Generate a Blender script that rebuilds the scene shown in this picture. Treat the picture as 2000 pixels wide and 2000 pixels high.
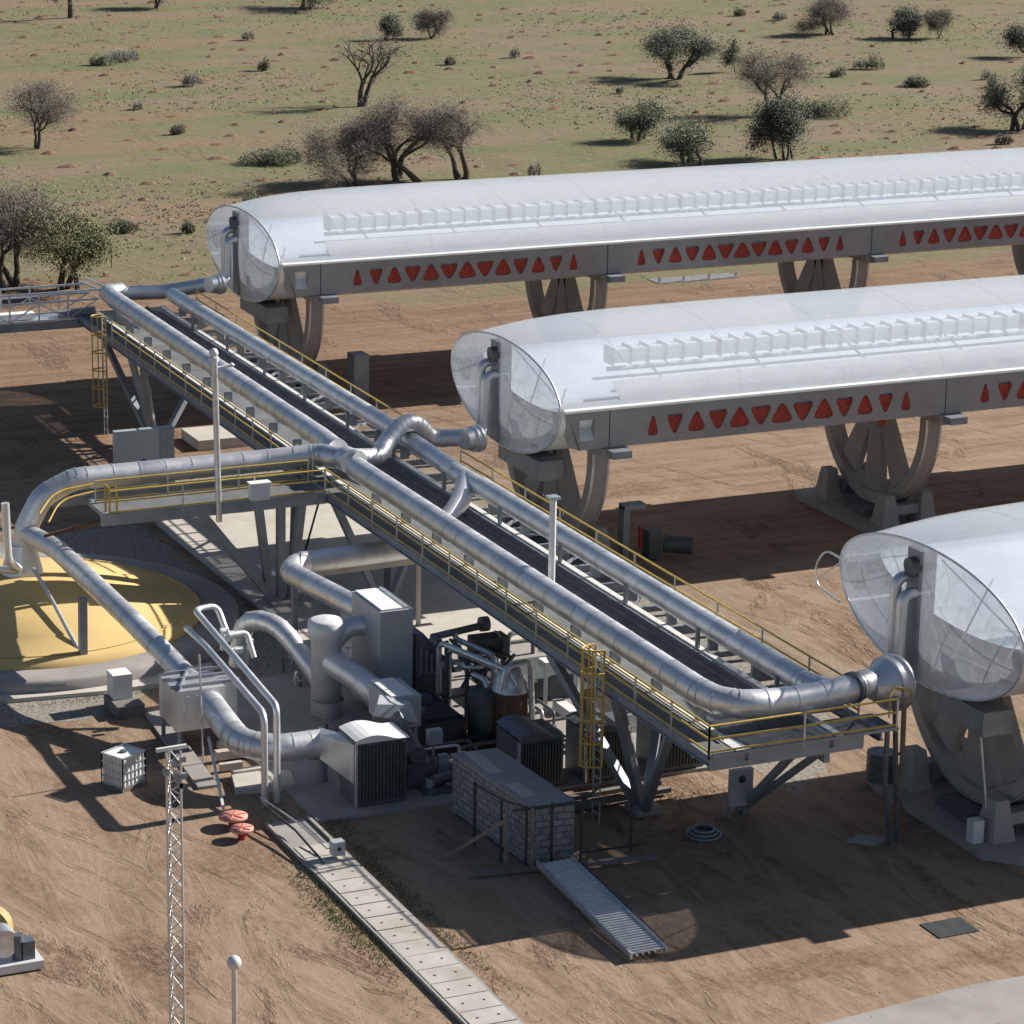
import bpy, math, random
from mathutils import Vector, Matrix
R = math.radians
random.seed(7)
S = bpy.context.scene
for o in list(bpy.data.objects): bpy.data.objects.remove(o)

# ------------------------------------------------------------------ camera
F = 5793.28
def _d(u, v):
    return Vector((u-1000.0, v-1000.0, F)).normalized()
ax = _d(14000, -410); ay = _d(-1765, -690)
ay = (ay - ax*ax.dot(ay)).normalized()
az = ax.cross(ay)
if az.y > 0: az = -az
right = Vector((ax.x, ay.x, az.x)); down = Vector((ax.y, ay.y, az.y)); fwd = Vector((ax.z, ay.z, az.z))
cam = bpy.data.cameras.new('camera'); camo = bpy.data.objects.new('camera', cam)
S.collection.objects.link(camo); S.camera = camo
m = Matrix.Identity(4)
for i in range(3):
    m[i][0] = right[i]; m[i][1] = -down[i]; m[i][2] = -fwd[i]
m[0][3] = 0; m[1][3] = 0; m[2][3] = 36
camo.matrix_world = m
cam.sensor_width = 36; cam.lens = 36*F/2000; cam.clip_start = 1; cam.clip_end = 4000

# ------------------------------------------------------------------ light
EL, AZ = 31.0, 3.5
W = bpy.data.worlds.new("World"); S.world = W; W.use_nodes = True
wt = W.node_tree; bg = wt.nodes['Background']
sky = wt.nodes.new('ShaderNodeTexSky'); sky.sky_type = 'NISHITA'; sky.sun_disc = False
sky.sun_elevation = R(EL); sky.sun_rotation = R(90-AZ); sky.altitude = 800; sky.dust_density = 1.5
wt.links.new(sky.outputs[0], bg.inputs[0]); bg.inputs[1].default_value = 0.05
sl = bpy.data.lights.new('sun', 'SUN'); sl.energy = 4.9; sl.angle = R(0.5); sl.color = (1.0, 0.94, 0.86)
so = bpy.data.objects.new('sun', sl); S.collection.objects.link(so)
sd = Vector((math.cos(R(EL))*math.cos(R(AZ)), math.cos(R(EL))*math.sin(R(AZ)), math.sin(R(EL))))
so.rotation_euler = sd.to_track_quat('Z', 'Y').to_euler(); so.location = (80, 60, 80)
S.view_settings.view_transform = 'Standard'; S.view_settings.look = 'None'
S.view_settings.exposure = 0.68; S.view_settings.gamma = 1
S.render.engine = 'CYCLES'
S.cycles.max_bounces = 8; S.cycles.transparent_max_bounces = 12

# ------------------------------------------------------------------ materials
class NT:
    def __init__(s, name):
        s.m = bpy.data.materials.new(name); s.m.use_nodes = True
        s.t = s.m.node_tree; s.b = s.t.nodes['Principled BSDF']; s.out = s.t.nodes['Material Output']
    def n(s, ty, **k):
        x = s.t.nodes.new(ty)
        for a, v in k.items():
            if a.startswith('_'): x.inputs[a[1:]].default_value = v
            else: setattr(x, a, v)
        return x
    def l(s, a, b): s.t.links.new(a, b)
    def co(s, scale=(1,1,1), rot=(0,0,0), kind='Object'):
        c = s.n('ShaderNodeTexCoord'); mp = s.n('ShaderNodeMapping')
        mp.inputs['Scale'].default_value = scale; mp.inputs['Rotation'].default_value = rot
        s.l(c.outputs[kind], mp.inputs[0]); return mp.outputs[0]
    def noise(s, v, sc, det=4, rough=.55, dist=0):
        x = s.n('ShaderNodeTexNoise'); x.inputs['Scale'].default_value = sc; x.inputs['Detail'].default_value = det
        x.inputs['Roughness'].default_value = rough; x.inputs['Distortion'].default_value = dist
        s.l(v, x.inputs['Vector']); return x.outputs['Fac']
    def ramp(s, f, a, b, ca=(0,0,0,1), cb=(1,1,1,1)):
        x = s.n('ShaderNodeValToRGB'); e = x.color_ramp.elements
        e[0].position = a; e[1].position = b; e[0].color = ca; e[1].color = cb
        s.l(f, x.inputs[0]); return x.outputs[0]
    def mix(s, f, a, b, bt='MIX'):
        x = s.n('ShaderNodeMix'); x.data_type = 'RGBA'; x.blend_type = bt
        for i, v in ((0, f), (6, a), (7, b)):
            if hasattr(v, 'links'): s.l(v, x.inputs[i])
            else: x.inputs[i].default_value = v
        return x.outputs[2]
    def mth(s, op, a, b=0.0, c=None):
        x = s.n('ShaderNodeMath'); x.operation = op
        for i, v in enumerate((a, b) if c is None else (a, b, c)):
            if hasattr(v, 'links'): s.l(v, x.inputs[i])
            else: x.inputs[i].default_value = v
        return x.outputs[0]
    def bump(s, h, st, dist=.02):
        x = s.n('ShaderNodeBump'); x.inputs['Strength'].default_value = st; x.inputs['Distance'].default_value = dist
        s.l(h, x.inputs['Height']); s.l(x.outputs[0], s.b.inputs['Normal'])

def c4(c): return (c[0], c[1], c[2], 1)
def mat(name, col, rough=.6, metal=0, var=.25, sc=3.0, dirt=None, bump=0, spec=.5):
    t = NT(name)
    v = t.co(); f = t.noise(v, sc, 5)
    lo = c4([x*(1-var) for x in col]); hi = c4([min(1, x*(1+var)) for x in col])
    out = t.ramp(f, .3, .7, lo, hi)
    if dirt:
        f2 = t.ramp(t.noise(v, sc*.37, 5, .7), .5, .72)
        out = t.mix(f2, out, c4(dirt))
    t.l(out, t.b.inputs['Base Color'])
    t.b.inputs['Roughness'].default_value = rough; t.b.inputs['Metallic'].default_value = metal
    t.b.inputs['Specular IOR Level'].default_value = spec
    if bump: t.bump(t.noise(v, sc*6, 4), bump)
    return t.m
M = {}
M['concrete'] = mat('concrete', (.31,.29,.275), .85, var=.12, sc=.8, dirt=(.25,.225,.20), bump=.15)
M['precast'] = mat('precast', (.33,.32,.315), .8, var=.07, sc=1.2, dirt=(.27,.255,.245), bump=.05)
M['slab'] = mat('slab', (.50,.47,.42), .85, var=.08, sc=.9, dirt=(.40,.36,.31), bump=.1)
M['lid'] = mat('lid', (.44,.415,.375), .9, var=.14, sc=1.1, dirt=(.33,.285,.235), bump=.1)
M['gravel'] = mat('gravel', (.25,.225,.19), .95, var=.55, sc=7, bump=.6)
M['steel'] = mat('steel', (.27,.30,.335), .55, .45, var=.15, sc=1.5)
M['galv'] = mat('galv', (.62,.64,.66), .42, .75, var=.15, sc=4)
M['galvlight'] = mat('galvlight', (.70,.71,.70), .6, .15, var=.1, sc=3)
M['darkdeck'] = mat('darkdeck', (.15,.158,.165), .85, .2, var=.25, sc=1.2)
M['black'] = mat('black', (.04,.044,.048), .6, var=.3, sc=2)
M['machine'] = mat('machine', (.13,.145,.165), .5, .3, var=.3, sc=3)
M['darkgreen'] = mat('darkgreen', (.10,.115,.115), .55, .3, var=.2, sc=3)
M['rust'] = mat('rust', (.11,.06,.04), .85, var=.4, sc=4)
M['yellow'] = mat('yellow', (.54,.38,.085), .5, var=.15, sc=4)
M['dome'] = mat('dome', (.60,.44,.195), .95, var=.06, sc=.5, dirt=(.53,.41,.21), spec=.1)
M['tankconcrete'] = M['concrete']  # second key for the plain concrete
M['box'] = mat('box', (.42,.45,.48), .5, .2, var=.06, sc=2)
M['palebox'] = mat('palebox', (.62,.64,.66), .5, .1, var=.06, sc=2)
M['white'] = mat('white', (.74,.75,.74), .6, var=.06, sc=2)
M['pink'] = mat('pink', (.62,.25,.20), .6, var=.12, sc=5)
M['red'] = mat('red', (.40,.055,.035), .8, var=.35, sc=9, bump=.2)
M['redpaint'] = mat('redpaint', (.35,.03,.02), .5, var=.1)
M['wood'] = mat('wood', (.24,.19,.15), .85, var=.25, sc=2)
M['plank'] = mat('plank', (.17,.16,.15), .85, var=.25, sc=2)
M['bark'] = mat('bark', (.085,.07,.058), .9, var=.3, sc=3)
M['twig'] = mat('twig', (.20,.175,.14), .9, var=.3, sc=1)
M['greytwig'] = mat('greytwig', (.22,.215,.185), .9, var=.3, sc=1)
M['leafdark'] = mat('leafdark', (.11,.12,.075), .8, var=.4, sc=1.2)
M['leafolive'] = mat('leafolive', (.14,.155,.09), .8, var=.35, sc=1.2)
M['tuft'] = mat('tuft', (.34,.31,.24), .9, var=.2, sc=.3)
M['greentuft'] = mat('greentuft', (.24,.27,.13), .9, var=.2, sc=.3)
M['leafgreen'] = mat('leafgreen', (.135,.145,.06), .8, var=.35, sc=1.2)
M['leafgrey'] = mat('leafgrey', (.15,.135,.095), .9, var=.3, sc=1)
M['soil'] = mat('soil', (.21,.125,.08), .95, var=.3, sc=3, bump=.4)
M['reel'] = mat('reel', (.42,.29,.11), .6, var=.15)
M['grass'] = mat('grass', (.15,.17,.06), .9, var=.35, sc=2)

def clad():
    t = NT('aluminium_cladding'); v = t.co()
    sp = t.n('ShaderNodeSeparateXYZ'); t.l(v, sp.inputs[0])
    cell = t.mth('ADD', t.mth('FLOOR', t.mth('MULTIPLY', sp.outputs[0], .95)), t.mth('MULTIPLY', t.mth('FLOOR', t.mth('MULTIPLY', sp.outputs[1], .95)), 7.3))
    wn = t.n('ShaderNodeTexWhiteNoise'); wn.noise_dimensions = '1D'; t.l(cell, wn.inputs['W'])
    f = t.mth('ADD', t.mth('MULTIPLY', t.noise(v, 1.3, 5, .65), .7), t.mth('MULTIPLY', wn.outputs[0], .3))
    col = t.ramp(f, .25, .75, (.60,.615,.635,1), (.80,.81,.82,1))
    col = t.mix(t.mth('MULTIPLY', t.ramp(t.noise(t.co((2,2,.5)), 2.2, 6, .75), .56, .72), .5), col, (.40,.37,.34,1))
    t.l(col, t.b.inputs['Base Color'])
    t.b.inputs['Metallic'].default_value = .72
    t.l(t.mth('ADD', t.mth('MULTIPLY', f, .30), .29), t.b.inputs['Roughness'])
    t.bump(t.noise(v, 2.8, 4), .22, .03); return t.m
M['clad'] = clad()
def brick():
    t = NT('stone_blocks'); v = t.co((1,1,1))
    # blocks on both the long sides and the end: use x+y as the running coordinate
    sp = t.n('ShaderNodeSeparateXYZ'); t.l(v, sp.inputs[0])
    cb = t.n('ShaderNodeCombineXYZ'); t.l(t.mth('ADD', sp.outputs[0], sp.outputs[1]), cb.inputs[0]); t.l(sp.outputs[2], cb.inputs[1])
    b = t.n('ShaderNodeTexBrick'); t.l(cb.outputs[0], b.inputs['Vector'])
    b.inputs['Scale'].default_value = 1.15; b.inputs['Color1'].default_value = (.17,.18,.195,1); b.inputs['Color2'].default_value = (.34,.35,.37,1)
    b.inputs['Mortar'].default_value = (.05,.05,.05,1); b.inputs['Mortar Size'].default_value = .035
    n = t.noise(v, 6, 4); t.l(t.mix(.5, b.outputs[0], t.ramp(n, .3, .7, (.12,.125,.13,1), (.36,.37,.38,1))), t.b.inputs['Base Color'])
    t.b.inputs['Roughness'].default_value = .9; t.bump(b.outputs[1], -.5, .03); return t.m
M['stone'] = brick()
def film(name, opac, col, rough, wr=.5, cell=.35):
    t = NT(name); t.b.inputs['Roughness'].default_value = rough
    t.b.inputs['Coat Weight'].default_value = .5; t.b.inputs['Coat Roughness'].default_value = .08
    v = t.co(); f = t.noise(v, .5, 5, .6)
    dust = t.ramp(t.noise(t.co((.5,2.2,2.2)), 1.3, 7, .75), .35, .75)
    cc = t.mix(dust, c4(col), c4([col[0]*.84, col[1]*.87, col[2]*.90])); t.l(cc, t.b.inputs['Base Color'])
    # crinkles: fine creased cells plus a long slow sag
    vo = t.n('ShaderNodeTexVoronoi'); vo.feature = 'DISTANCE_TO_EDGE'; vo.inputs['Scale'].default_value = 1.1
    dn = t.n('ShaderNodeVectorMath'); dn.operation = 'ADD'; nz = t.n('ShaderNodeTexNoise'); nz.inputs['Scale'].default_value = .8; t.l(v, nz.inputs['Vector'])
    t.l(v, dn.inputs[0]); t.l(nz.outputs['Color'], dn.inputs[1]); t.l(dn.outputs[0], vo.inputs['Vector'])
    cr = t.mth('MULTIPLY', t.ramp(vo.outputs['Distance'], 0, .09), cell)
    h = t.mth('ADD', cr, t.noise(t.co((.6,1.4,1.4)), 1.2, 6, .7)); t.bump(h, wr, .07)
    tr = t.n('ShaderNodeBsdfTransparent'); tr.inputs[0].default_value = (.98,.99,1,1)
    tl = t.n('ShaderNodeBsdfTranslucent'); tl.inputs[0].default_value = c4(col)
    m1 = t.n('ShaderNodeMixShader'); m1.inputs[0].default_value = .16; t.l(t.b.outputs[0], m1.inputs[1]); t.l(tl.outputs[0], m1.inputs[2])
    m2 = t.n('ShaderNodeMixShader')
    op = t.mth('ADD', t.mth('MULTIPLY', dust, .16), opac-.08); op = t.mth('ADD', op, t.mth('MULTIPLY', t.mth('SUBTRACT', cell, cr), .35)); t.l(op, m2.inputs[0])
    t.l(tr.outputs[0], m2.inputs[1]); t.l(m1.outputs[0], m2.inputs[2]); t.l(m2.outputs[0], t.out.inputs[0]); return t.m
M['film'] = film('clear_film', .54, (.90,.945,1.0), .20, .24, .07)
M['cap'] = film('cap_film', .58, (.84,.86,.88), .4, .9)
M['mirror'] = mat('mirror', (.86,.92,1.0), .35, .15, var=.05, sc=1)
def ground():
    t = NT('ground_soil'); v = t.co()
    sp = t.n('ShaderNodeSeparateXYZ'); t.l(v, sp.inputs[0]); X, Y = sp.outputs[0], sp.outputs[1]
    big = t.noise(v, .05, 5, .6)
    med = t.noise(v, .35, 6, .65)
    fine = t.noise(v, 3.5, 4, .7)
    # bare yard
    sx = t.noise(t.co((.10,.8,1), (0,0,R(5))), .9, 8, .7, 1.2)
    sy = t.noise(t.co((1.0,.22,1), (0,0,R(-14))), .8, 8, .7, 1.4)
    near = t.ramp(Y, 0, 1); nearf = t.mth('MULTIPLY', t.mth('SUBTRACT', Y, 96.0), .08)
    nearf = t.ramp(nearf, 0, 1)
    st = t.mix(nearf, sy, sx)
    yard = t.mix(t.ramp(st, .42, .64), (.305,.218,.152,1), (.185,.122,.08,1))
    yard = t.mix(t.mth('MULTIPLY', t.ramp(med, .48, .66), .7), yard, (.325,.232,.162,1))
    far = t.mix(t.ramp(sx, .38, .60), (.24,.15,.095,1), (.155,.094,.058,1))
    farf = t.ramp(t.mth('ADD', t.mth('MULTIPLY', t.mth('SUBTRACT', Y, 118.0), .05), t.mth('MULTIPLY', t.mth('SUBTRACT', big, .5), 2.0)), 0, 1)
    yard = t.mix(t.mth('MULTIPLY', farf, .75), yard, far)
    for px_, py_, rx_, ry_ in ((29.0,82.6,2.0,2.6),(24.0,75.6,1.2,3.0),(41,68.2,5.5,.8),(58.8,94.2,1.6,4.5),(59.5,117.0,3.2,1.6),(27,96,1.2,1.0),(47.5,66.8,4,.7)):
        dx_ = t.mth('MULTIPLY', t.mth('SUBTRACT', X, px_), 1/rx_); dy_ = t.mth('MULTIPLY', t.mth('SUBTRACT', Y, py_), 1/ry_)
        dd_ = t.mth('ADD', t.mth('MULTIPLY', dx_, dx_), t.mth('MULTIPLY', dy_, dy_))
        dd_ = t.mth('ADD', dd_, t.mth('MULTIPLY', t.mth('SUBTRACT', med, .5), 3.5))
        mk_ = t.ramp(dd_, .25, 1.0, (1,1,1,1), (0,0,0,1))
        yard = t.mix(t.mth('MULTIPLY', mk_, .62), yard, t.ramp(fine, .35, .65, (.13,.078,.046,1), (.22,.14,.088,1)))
    # tyre ruts: fine cross bars inside long bands
    wv = t.n('ShaderNodeTexWave'); wv.wave_type = 'BANDS'; wv.bands_direction = 'X'; wv.inputs['Scale'].default_value = .22; wv.inputs['Distortion'].default_value = 5; wv.inputs['Detail'].default_value = 3; wv.inputs['Detail Scale'].default_value = .25
    t.l(t.co((1,1,1), (0,0,R(-20))), wv.inputs['Vector'])
    wb = t.n('ShaderNodeTexWave'); wb.wave_type = 'BANDS'; wb.bands_direction = 'Y'; wb.inputs['Scale'].default_value = 1.6; wb.inputs['Distortion'].default_value = 3; t.l(v, wb.inputs['Vector'])
    rut = t.mth('MULTIPLY', t.ramp(wv.outputs['Fac'], .80, .93), t.mth('ADD', t.mth('MULTIPLY', t.ramp(wb.outputs['Fac'], .3, .7), .5), .5))
    rut = t.mth('MULTIPLY', rut, t.ramp(t.noise(v, .13, 5, .6), .42, .58))
    rut = t.mth('MULTIPLY', rut, t.ramp(t.noise(v, 1.1, 5, .7), .35, .6))
    yard = t.mix(t.mth('MULTIPLY', rut, .6), yard, (.155,.10,.066,1))
    # darker churned patches
    ch = t.ramp(t.noise(t.co((1,.42,1)), .30, 7, .75, .6), .545, .62)
    yard = t.mix(t.mth('MULTIPLY', ch, .75), yard, t.ramp(fine, .35, .65, (.11,.065,.042,1), (.19,.12,.08,1)))
    yard = t.mix(t.mth('MULTIPLY', t.ramp(fine, .45, .75), .35), yard, (.40,.30,.22,1))
    gm = t.ramp(t.mth('MULTIPLY', t.mth('SUBTRACT', t.mth('ADD', 57.0, t.mth('MULTIPLY', t.mth('SUBTRACT', med, .5), 9.0)), X), .22), 0, 1)
    gm = t.mth('MULTIPLY', gm, t.ramp(t.mth('MULTIPLY', t.mth('SUBTRACT', X, 46.5), 1.0), 0, 1))
    gm = t.mth('MULTIPLY', gm, t.ramp(t.mth('MULTIPLY', t.mth('SUBTRACT', Y, 84.0), .25), 0, 1))
    gm = t.mth('MULTIPLY', gm, t.ramp(t.mth('MULTIPLY', t.mth('SUBTRACT', 128.0, Y), .2), 0, 1))
    yard = t.mix(t.mth('MULTIPLY', gm, .8), yard, t.ramp(fine, .3, .7, (.20,.18,.13,1), (.30,.275,.225,1)))
    # field
    gx = t.noise(t.co((.35,1.1,1)), .12, 7, .7)
    fld = t.mix(t.ramp(gx, .40, .60), (.225,.17,.115,1), (.145,.165,.07,1))
    fld = t.mix(t.mth('MULTIPLY', t.ramp(t.noise(t.co((.3,1,1)), 1.1, 5, .75), .5, .66), .55), fld, (.25,.18,.12,1))
    fld = t.mix(t.mth('MULTIPLY', t.ramp(t.noise(v, 1.8, 5, .8), .55, .70), .55), fld, (.11,.09,.05,1))
    fld = t.mix(t.mth('MULTIPLY', t.ramp(t.noise(t.co((.2,1,1)), .06, 4, .6), .52, .6), .45), fld, (.27,.165,.105,1))
    fld = t.mix(t.mth('MULTIPLY', t.ramp(t.noise(t.co((.5,1,1)), 2.6, 6, .85), .47, .60), .5), fld, (.12,.105,.065,1))
    fld = t.mix(t.mth('MULTIPLY', t.ramp(t.noise(t.co((.6,1,1), (0,0,.3)), 3.3, 5, .85), .53, .62), .4), fld, (.36,.29,.22,1))
    # boundary
    e = t.mth('SUBTRACT', Y, 159.0)
    lft = t.mth('MULTIPLY', t.mth('MAXIMUM', t.mth('SUBTRACT', 66.0, X), 0.0), -.75)
    e = t.mth('ADD', e, lft)
    e = t.mth('ADD', e, t.mth('MULTIPLY', t.mth('SUBTRACT', med, .5), 14.0))
    e = t.ramp(t.mth('MULTIPLY', t.mth('ADD', e, 1.5), .3), 0, 1)
    col = t.mix(e, yard, fld)
    t.l(col, t.b.inputs['Base Color']); t.b.inputs['Roughness'].default_value = .95
    t.b.inputs['Specular IOR Level'].default_value = .2
    h = t.mth('ADD', t.mth('MULTIPLY', st, 1.2), t.mth('MULTIPLY', fine, .35))
    h = t.mth('ADD', h, t.mth('MULTIPLY', t.mth('MULTIPLY', ch, fine), 1.5)); h = t.mth('SUBTRACT', h, t.mth('MULTIPLY', rut, .5))
    t.bump(h, .5, .11); return t.m
M['ground'] = ground()

# ------------------------------------------------------------------ mesh builder
V = Vector
class MB:
    def __init__(s): s.v = []; s.f = []; s.sm = []
    def add(s, vs, fs, smooth=False):
        n = len(s.v); s.v += [tuple(v) for v in vs]
        for f in fs: s.f.append(tuple(i+n for i in f)); s.sm.append(smooth)
        return s
    def box(s, a, b):
        x0,y0,z0 = a; x1,y1,z1 = b
        return s.hexa([(x0,y0,z0),(x1,y0,z0),(x1,y1,z0),(x0,y1,z0),(x0,y0,z1),(x1,y0,z1),(x1,y1,z1),(x0,y1,z1)])
    def hexa(s, p):
        return s.add(p, [(0,3,2,1),(4,5,6,7),(0,1,5,4),(1,2,6,5),(2,3,7,6),(3,0,4,7)])
    def bar(s, p, q, w, h=None, up=(0,0,1)):
        p = V(p); q = V(q); h = h or w; d = (q-p).normalized(); u = V(up)
        if abs(d.dot(u)) > .98: u = V((0,1,0))
        a = d.cross(u).normalized()*w/2; b = a.cross(d).normalized()*h/2
        return s.hexa([p-a-b,p+a-b,q+a-b,q-a-b,p-a+b,p+a+b,q+a+b,q-a+b])
    def tube(s, pts, r, n=12, cap=True):
        pts = [V(p) for p in pts]; k = len(pts)
        rs = r if isinstance(r, (list, tuple)) else [r]*k
        t0 = (pts[1]-pts[0]).normalized(); u = V((0,0,1)) if abs(t0.z) < .9 else V((0,1,0))
        a = t0.cross(u).normalized(); vs = []
        for i in range(k):
            t = ((pts[min(i+1,k-1)]-pts[i]).normalized() + (pts[i]-pts[max(i-1,0)]).normalized())
            t = t.normalized() if t.length > 1e-6 else t0
            a = (a - t*a.dot(t)).normalized(); b = t.cross(a)
            sc = 1.0
            if 0 < i < k-1:
                d1 = (pts[i]-pts[i-1]).normalized(); sc = 1/max(.5, d1.dot(t))
            for j in range(n):
                th = 2*math.pi*j/n; vs.append(pts[i]+(a*math.cos(th)+b*math.sin(th))*rs[i])
        fs = [(i*n+j, i*n+(j+1)%n, (i+1)*n+(j+1)%n, (i+1)*n+j) for i in range(k-1) for j in range(n)]
        s.add(vs, fs, True)
        if cap:
            s.add(vs[:n], [tuple(range(n-1,-1,-1))]); s.add(vs[-n:], [tuple(range(n))])
        return s
    def prism(s, poly, lo, hi, axis='z'):
        def P(a, b, c): return (a,b,c) if axis == 'z' else ((c,a,b) if axis == 'x' else (a,c,b))
        n = len(poly); vs = [P(a,b,lo) for a,b in poly]+[P(a,b,hi) for a,b in poly]
        return s.add(vs, [tuple(range(n-1,-1,-1)), tuple(range(n,2*n))]+[(i,(i+1)%n,n+(i+1)%n,n+i) for i in range(n)])
    def lathe(s, prof, c, n=48, a0=0, a1=360):
        full = a1-a0 >= 360; m_ = n if full else n+1; vs = []
        for r, z in prof:
            for j in range(m_):
                th = R(a0+(a1-a0)*j/n); vs.append((c[0]+r*math.cos(th), c[1]+r*math.sin(th), c[2]+z))
        fs = [(i*m_+j, i*m_+(j+1)%m_, (i+1)*m_+(j+1)%m_, (i+1)*m_+j) for i in range(len(prof)-1) for j in range(n)]
        return s.add(vs, fs, True)
    def build(s, name, mt, parent=None, loc=None):
        me = bpy.data.meshes.new(name); me.from_pydata(s.v, [], s.f); me.update()
        me.polygons.foreach_set('use_smooth', s.sm)
        me.materials.append(M[mt] if isinstance(mt, str) else mt)
        o = bpy.data.objects.new(name, me); S.collection.objects.link(o)
        if parent: o.parent = parent
        if loc: o.location = loc
        return o
def tag(o, label=None, cat=None, group=None, kind=None):
    if label: o['label'] = label
    if cat: o['category'] = cat
    if group: o['group'] = group
    if kind: o['kind'] = kind
    return o
def empty(name, loc, label, cat, group=None):
    o = bpy.data.objects.new(name, None); S.collection.objects.link(o); o.location = loc
    return tag(o, label, cat, group)
def part(mb, name, mt, root, label=None):
    """mesh in world coordinates parented to root empty (unrotated)."""
    p = V((0,0,0)); q = root
    while q is not None: p = p + V(q.location); q = q.parent
    mb.v = [(a-p.x, b-p.y, c-p.z) for a,b,c in mb.v]
    o = mb.build(name, mt, root)
    if label: o['label'] = label
    return o
def fillet(pts, rad, n=6):
    pts = [V(p) for p in pts]; out = [pts[0]]
    for i in range(1, len(pts)-1):
        a = pts[i-1]-pts[i]; b = pts[i+1]-pts[i]; rr = min(rad, a.length*.48, b.length*.48)
        p0 = pts[i]+a.normalized()*rr; p1 = pts[i]+b.normalized()*rr
        for k in range(n+1):
            t = k/n; out.append(p0*(1-t)**2+pts[i]*2*t*(1-t)+p1*t*t)
    out.append(pts[-1]); return out
def seams(mb, pts, r, step=1.0, n=16):
    """raised lap bands along an insulated pipe"""
    pts = [V(p) for p in pts]; acc = step
    for a, b in zip(pts, pts[1:]):
        L = (b-a).length; d = (b-a).normalized(); t = acc
        while t < L:
            p = a+d*t; mb.tube([p-d*.035, p+d*.035], r*1.03, n, False); t += step
        acc = t-L
    return mb

# ------------------------------------------------------------------ ground and slabs
def sheet(name, poly, z, mt, kind='structure'):
    mb = MB(); mb.add([(x,y,z) for x,y in poly], [tuple(range(len(poly)))])
    o = mb.build(name, mt); tag(o, kind=kind); return o
sheet('ground', [(-600,-200),(1500,-200),(1500,2200),(-600,2200)], 0, 'ground')
def rough_poly(poly, amp, seed, step=.6):
    rnd = random.Random(seed); out = []
    for (a, b), (c, d) in zip(poly, poly[1:]+poly[:1]):
        L = math.hypot(c-a, d-b); n = max(1, int(L/step))
        for k in range(n):
            out.append((a+(c-a)*k/n+rnd.uniform(-amp, amp), b+(d-b)*k/n+rnd.uniform(-amp, amp)))
    return out
sheet('gravel_yard', rough_poly([(20,97),(28.5,96.3),(31.5,98.5),(38,98),(37.5,119.5),(20,118)], .25, 1), .006, 'gravel')
sheet('gravel_strip', rough_poly([(47.6,80),(52.6,84.5),(54.6,95),(54.8,104),(52,118),(50.2,126),(44,129),(36,127),(37.5,119.6),(48.6,119.4)], .5, 2), .006, 'gravel')
def slab(name, poly, z, mt, b=0):
    mb = MB(); mb.prism(poly, b-.05, z); o = mb.build(name, mt); tag(o, kind='structure'); return o
slab('concrete_slab', [(32.2,83.9),(46.9,83.4),(46.9,97.9),(32.2,97.9)], .12, 'concrete')
slab('concrete_apron', [(38.2,97.95),(48.2,97.95),(48.2,119.2),(38.2,119.2)], .10, 'slab')
slab('concrete_kerb', [(19,99.7),(29.5,98.5),(33.8,98.6),(34.2,100.1),(29.6,100.2),(19,101.2)], .16, 'slab')
slab('concrete_footway', [(29.6,88.2),(30.3,88.2),(30.9,96.0),(30.2,96.0)], .10, 'concrete')

# the cable channel with loose concrete lids
ch = empty('cable_channel', (31.2,76,0), 'long straight concrete cable channel with lifting lids running to the bottom edge', 'channel')
part(MB().box((30.55,60,0),(30.66,84.4,.13)), 'side_wall', 'concrete', ch)
part(MB().box((31.99,60,0),(32.1,84.4,.13)), 'side_wall', 'concrete', ch)
part(MB().box((30.72,60,0),(31.93,84.4,.05)), 'floor', 'concrete', ch)
rl = random.Random(4)
yy = 60.0
while yy < 81.3:
    mb = MB(); w = .955; t = rl.uniform(-.012,.012)
    mb.hexa([(30.66,yy,-.0+.06),(31.99,yy+t,.06),(31.99,yy+w+t,.06),(30.66,yy+w,.06),(30.66,yy,.148+t),(31.99,yy+t,.148),(31.99,yy+w+t,.148-t),(30.66,yy+w,.148)])
    l_ = part(mb, 'lid', 'lid', ch)
    for hx in (31.0, 31.65):
        part(MB().tube([(hx,yy+w*.5,.142),(hx,yy+w*.5,.156)], .045, 8), 'lifting_hole', 'black', l_)
    yy += 1.0
tag(MB().tube([(30.95,80.1,.3),(30.9,82.5,.5),(30.6,84.8,.62)], .04, 8).build('black_conduit', 'black'), 'black hose lying over the near end of the concrete channel', 'hose')
tag(MB().tube([(31.4,81.0,.36),(31.2,83.0,.5),(30.75,85.3,.62)], .03, 8).build('grey_conduit', 'galv'), 'thin silver conduit leading to the junction box on the channel', 'conduit')
jb = empty('junction_box', (31.6,80.7,.27), 'small square grey junction box sitting on the concrete channel', 'junction box')
part(MB().box((31.42,80.5,.27),(31.82,80.85,.72)), 'housing', 'box', jb); part(MB().tube([(31.62,80.5,.5),(31.62,80.48,.5)], .07, 8), 'dial', 'black', jb)

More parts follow.
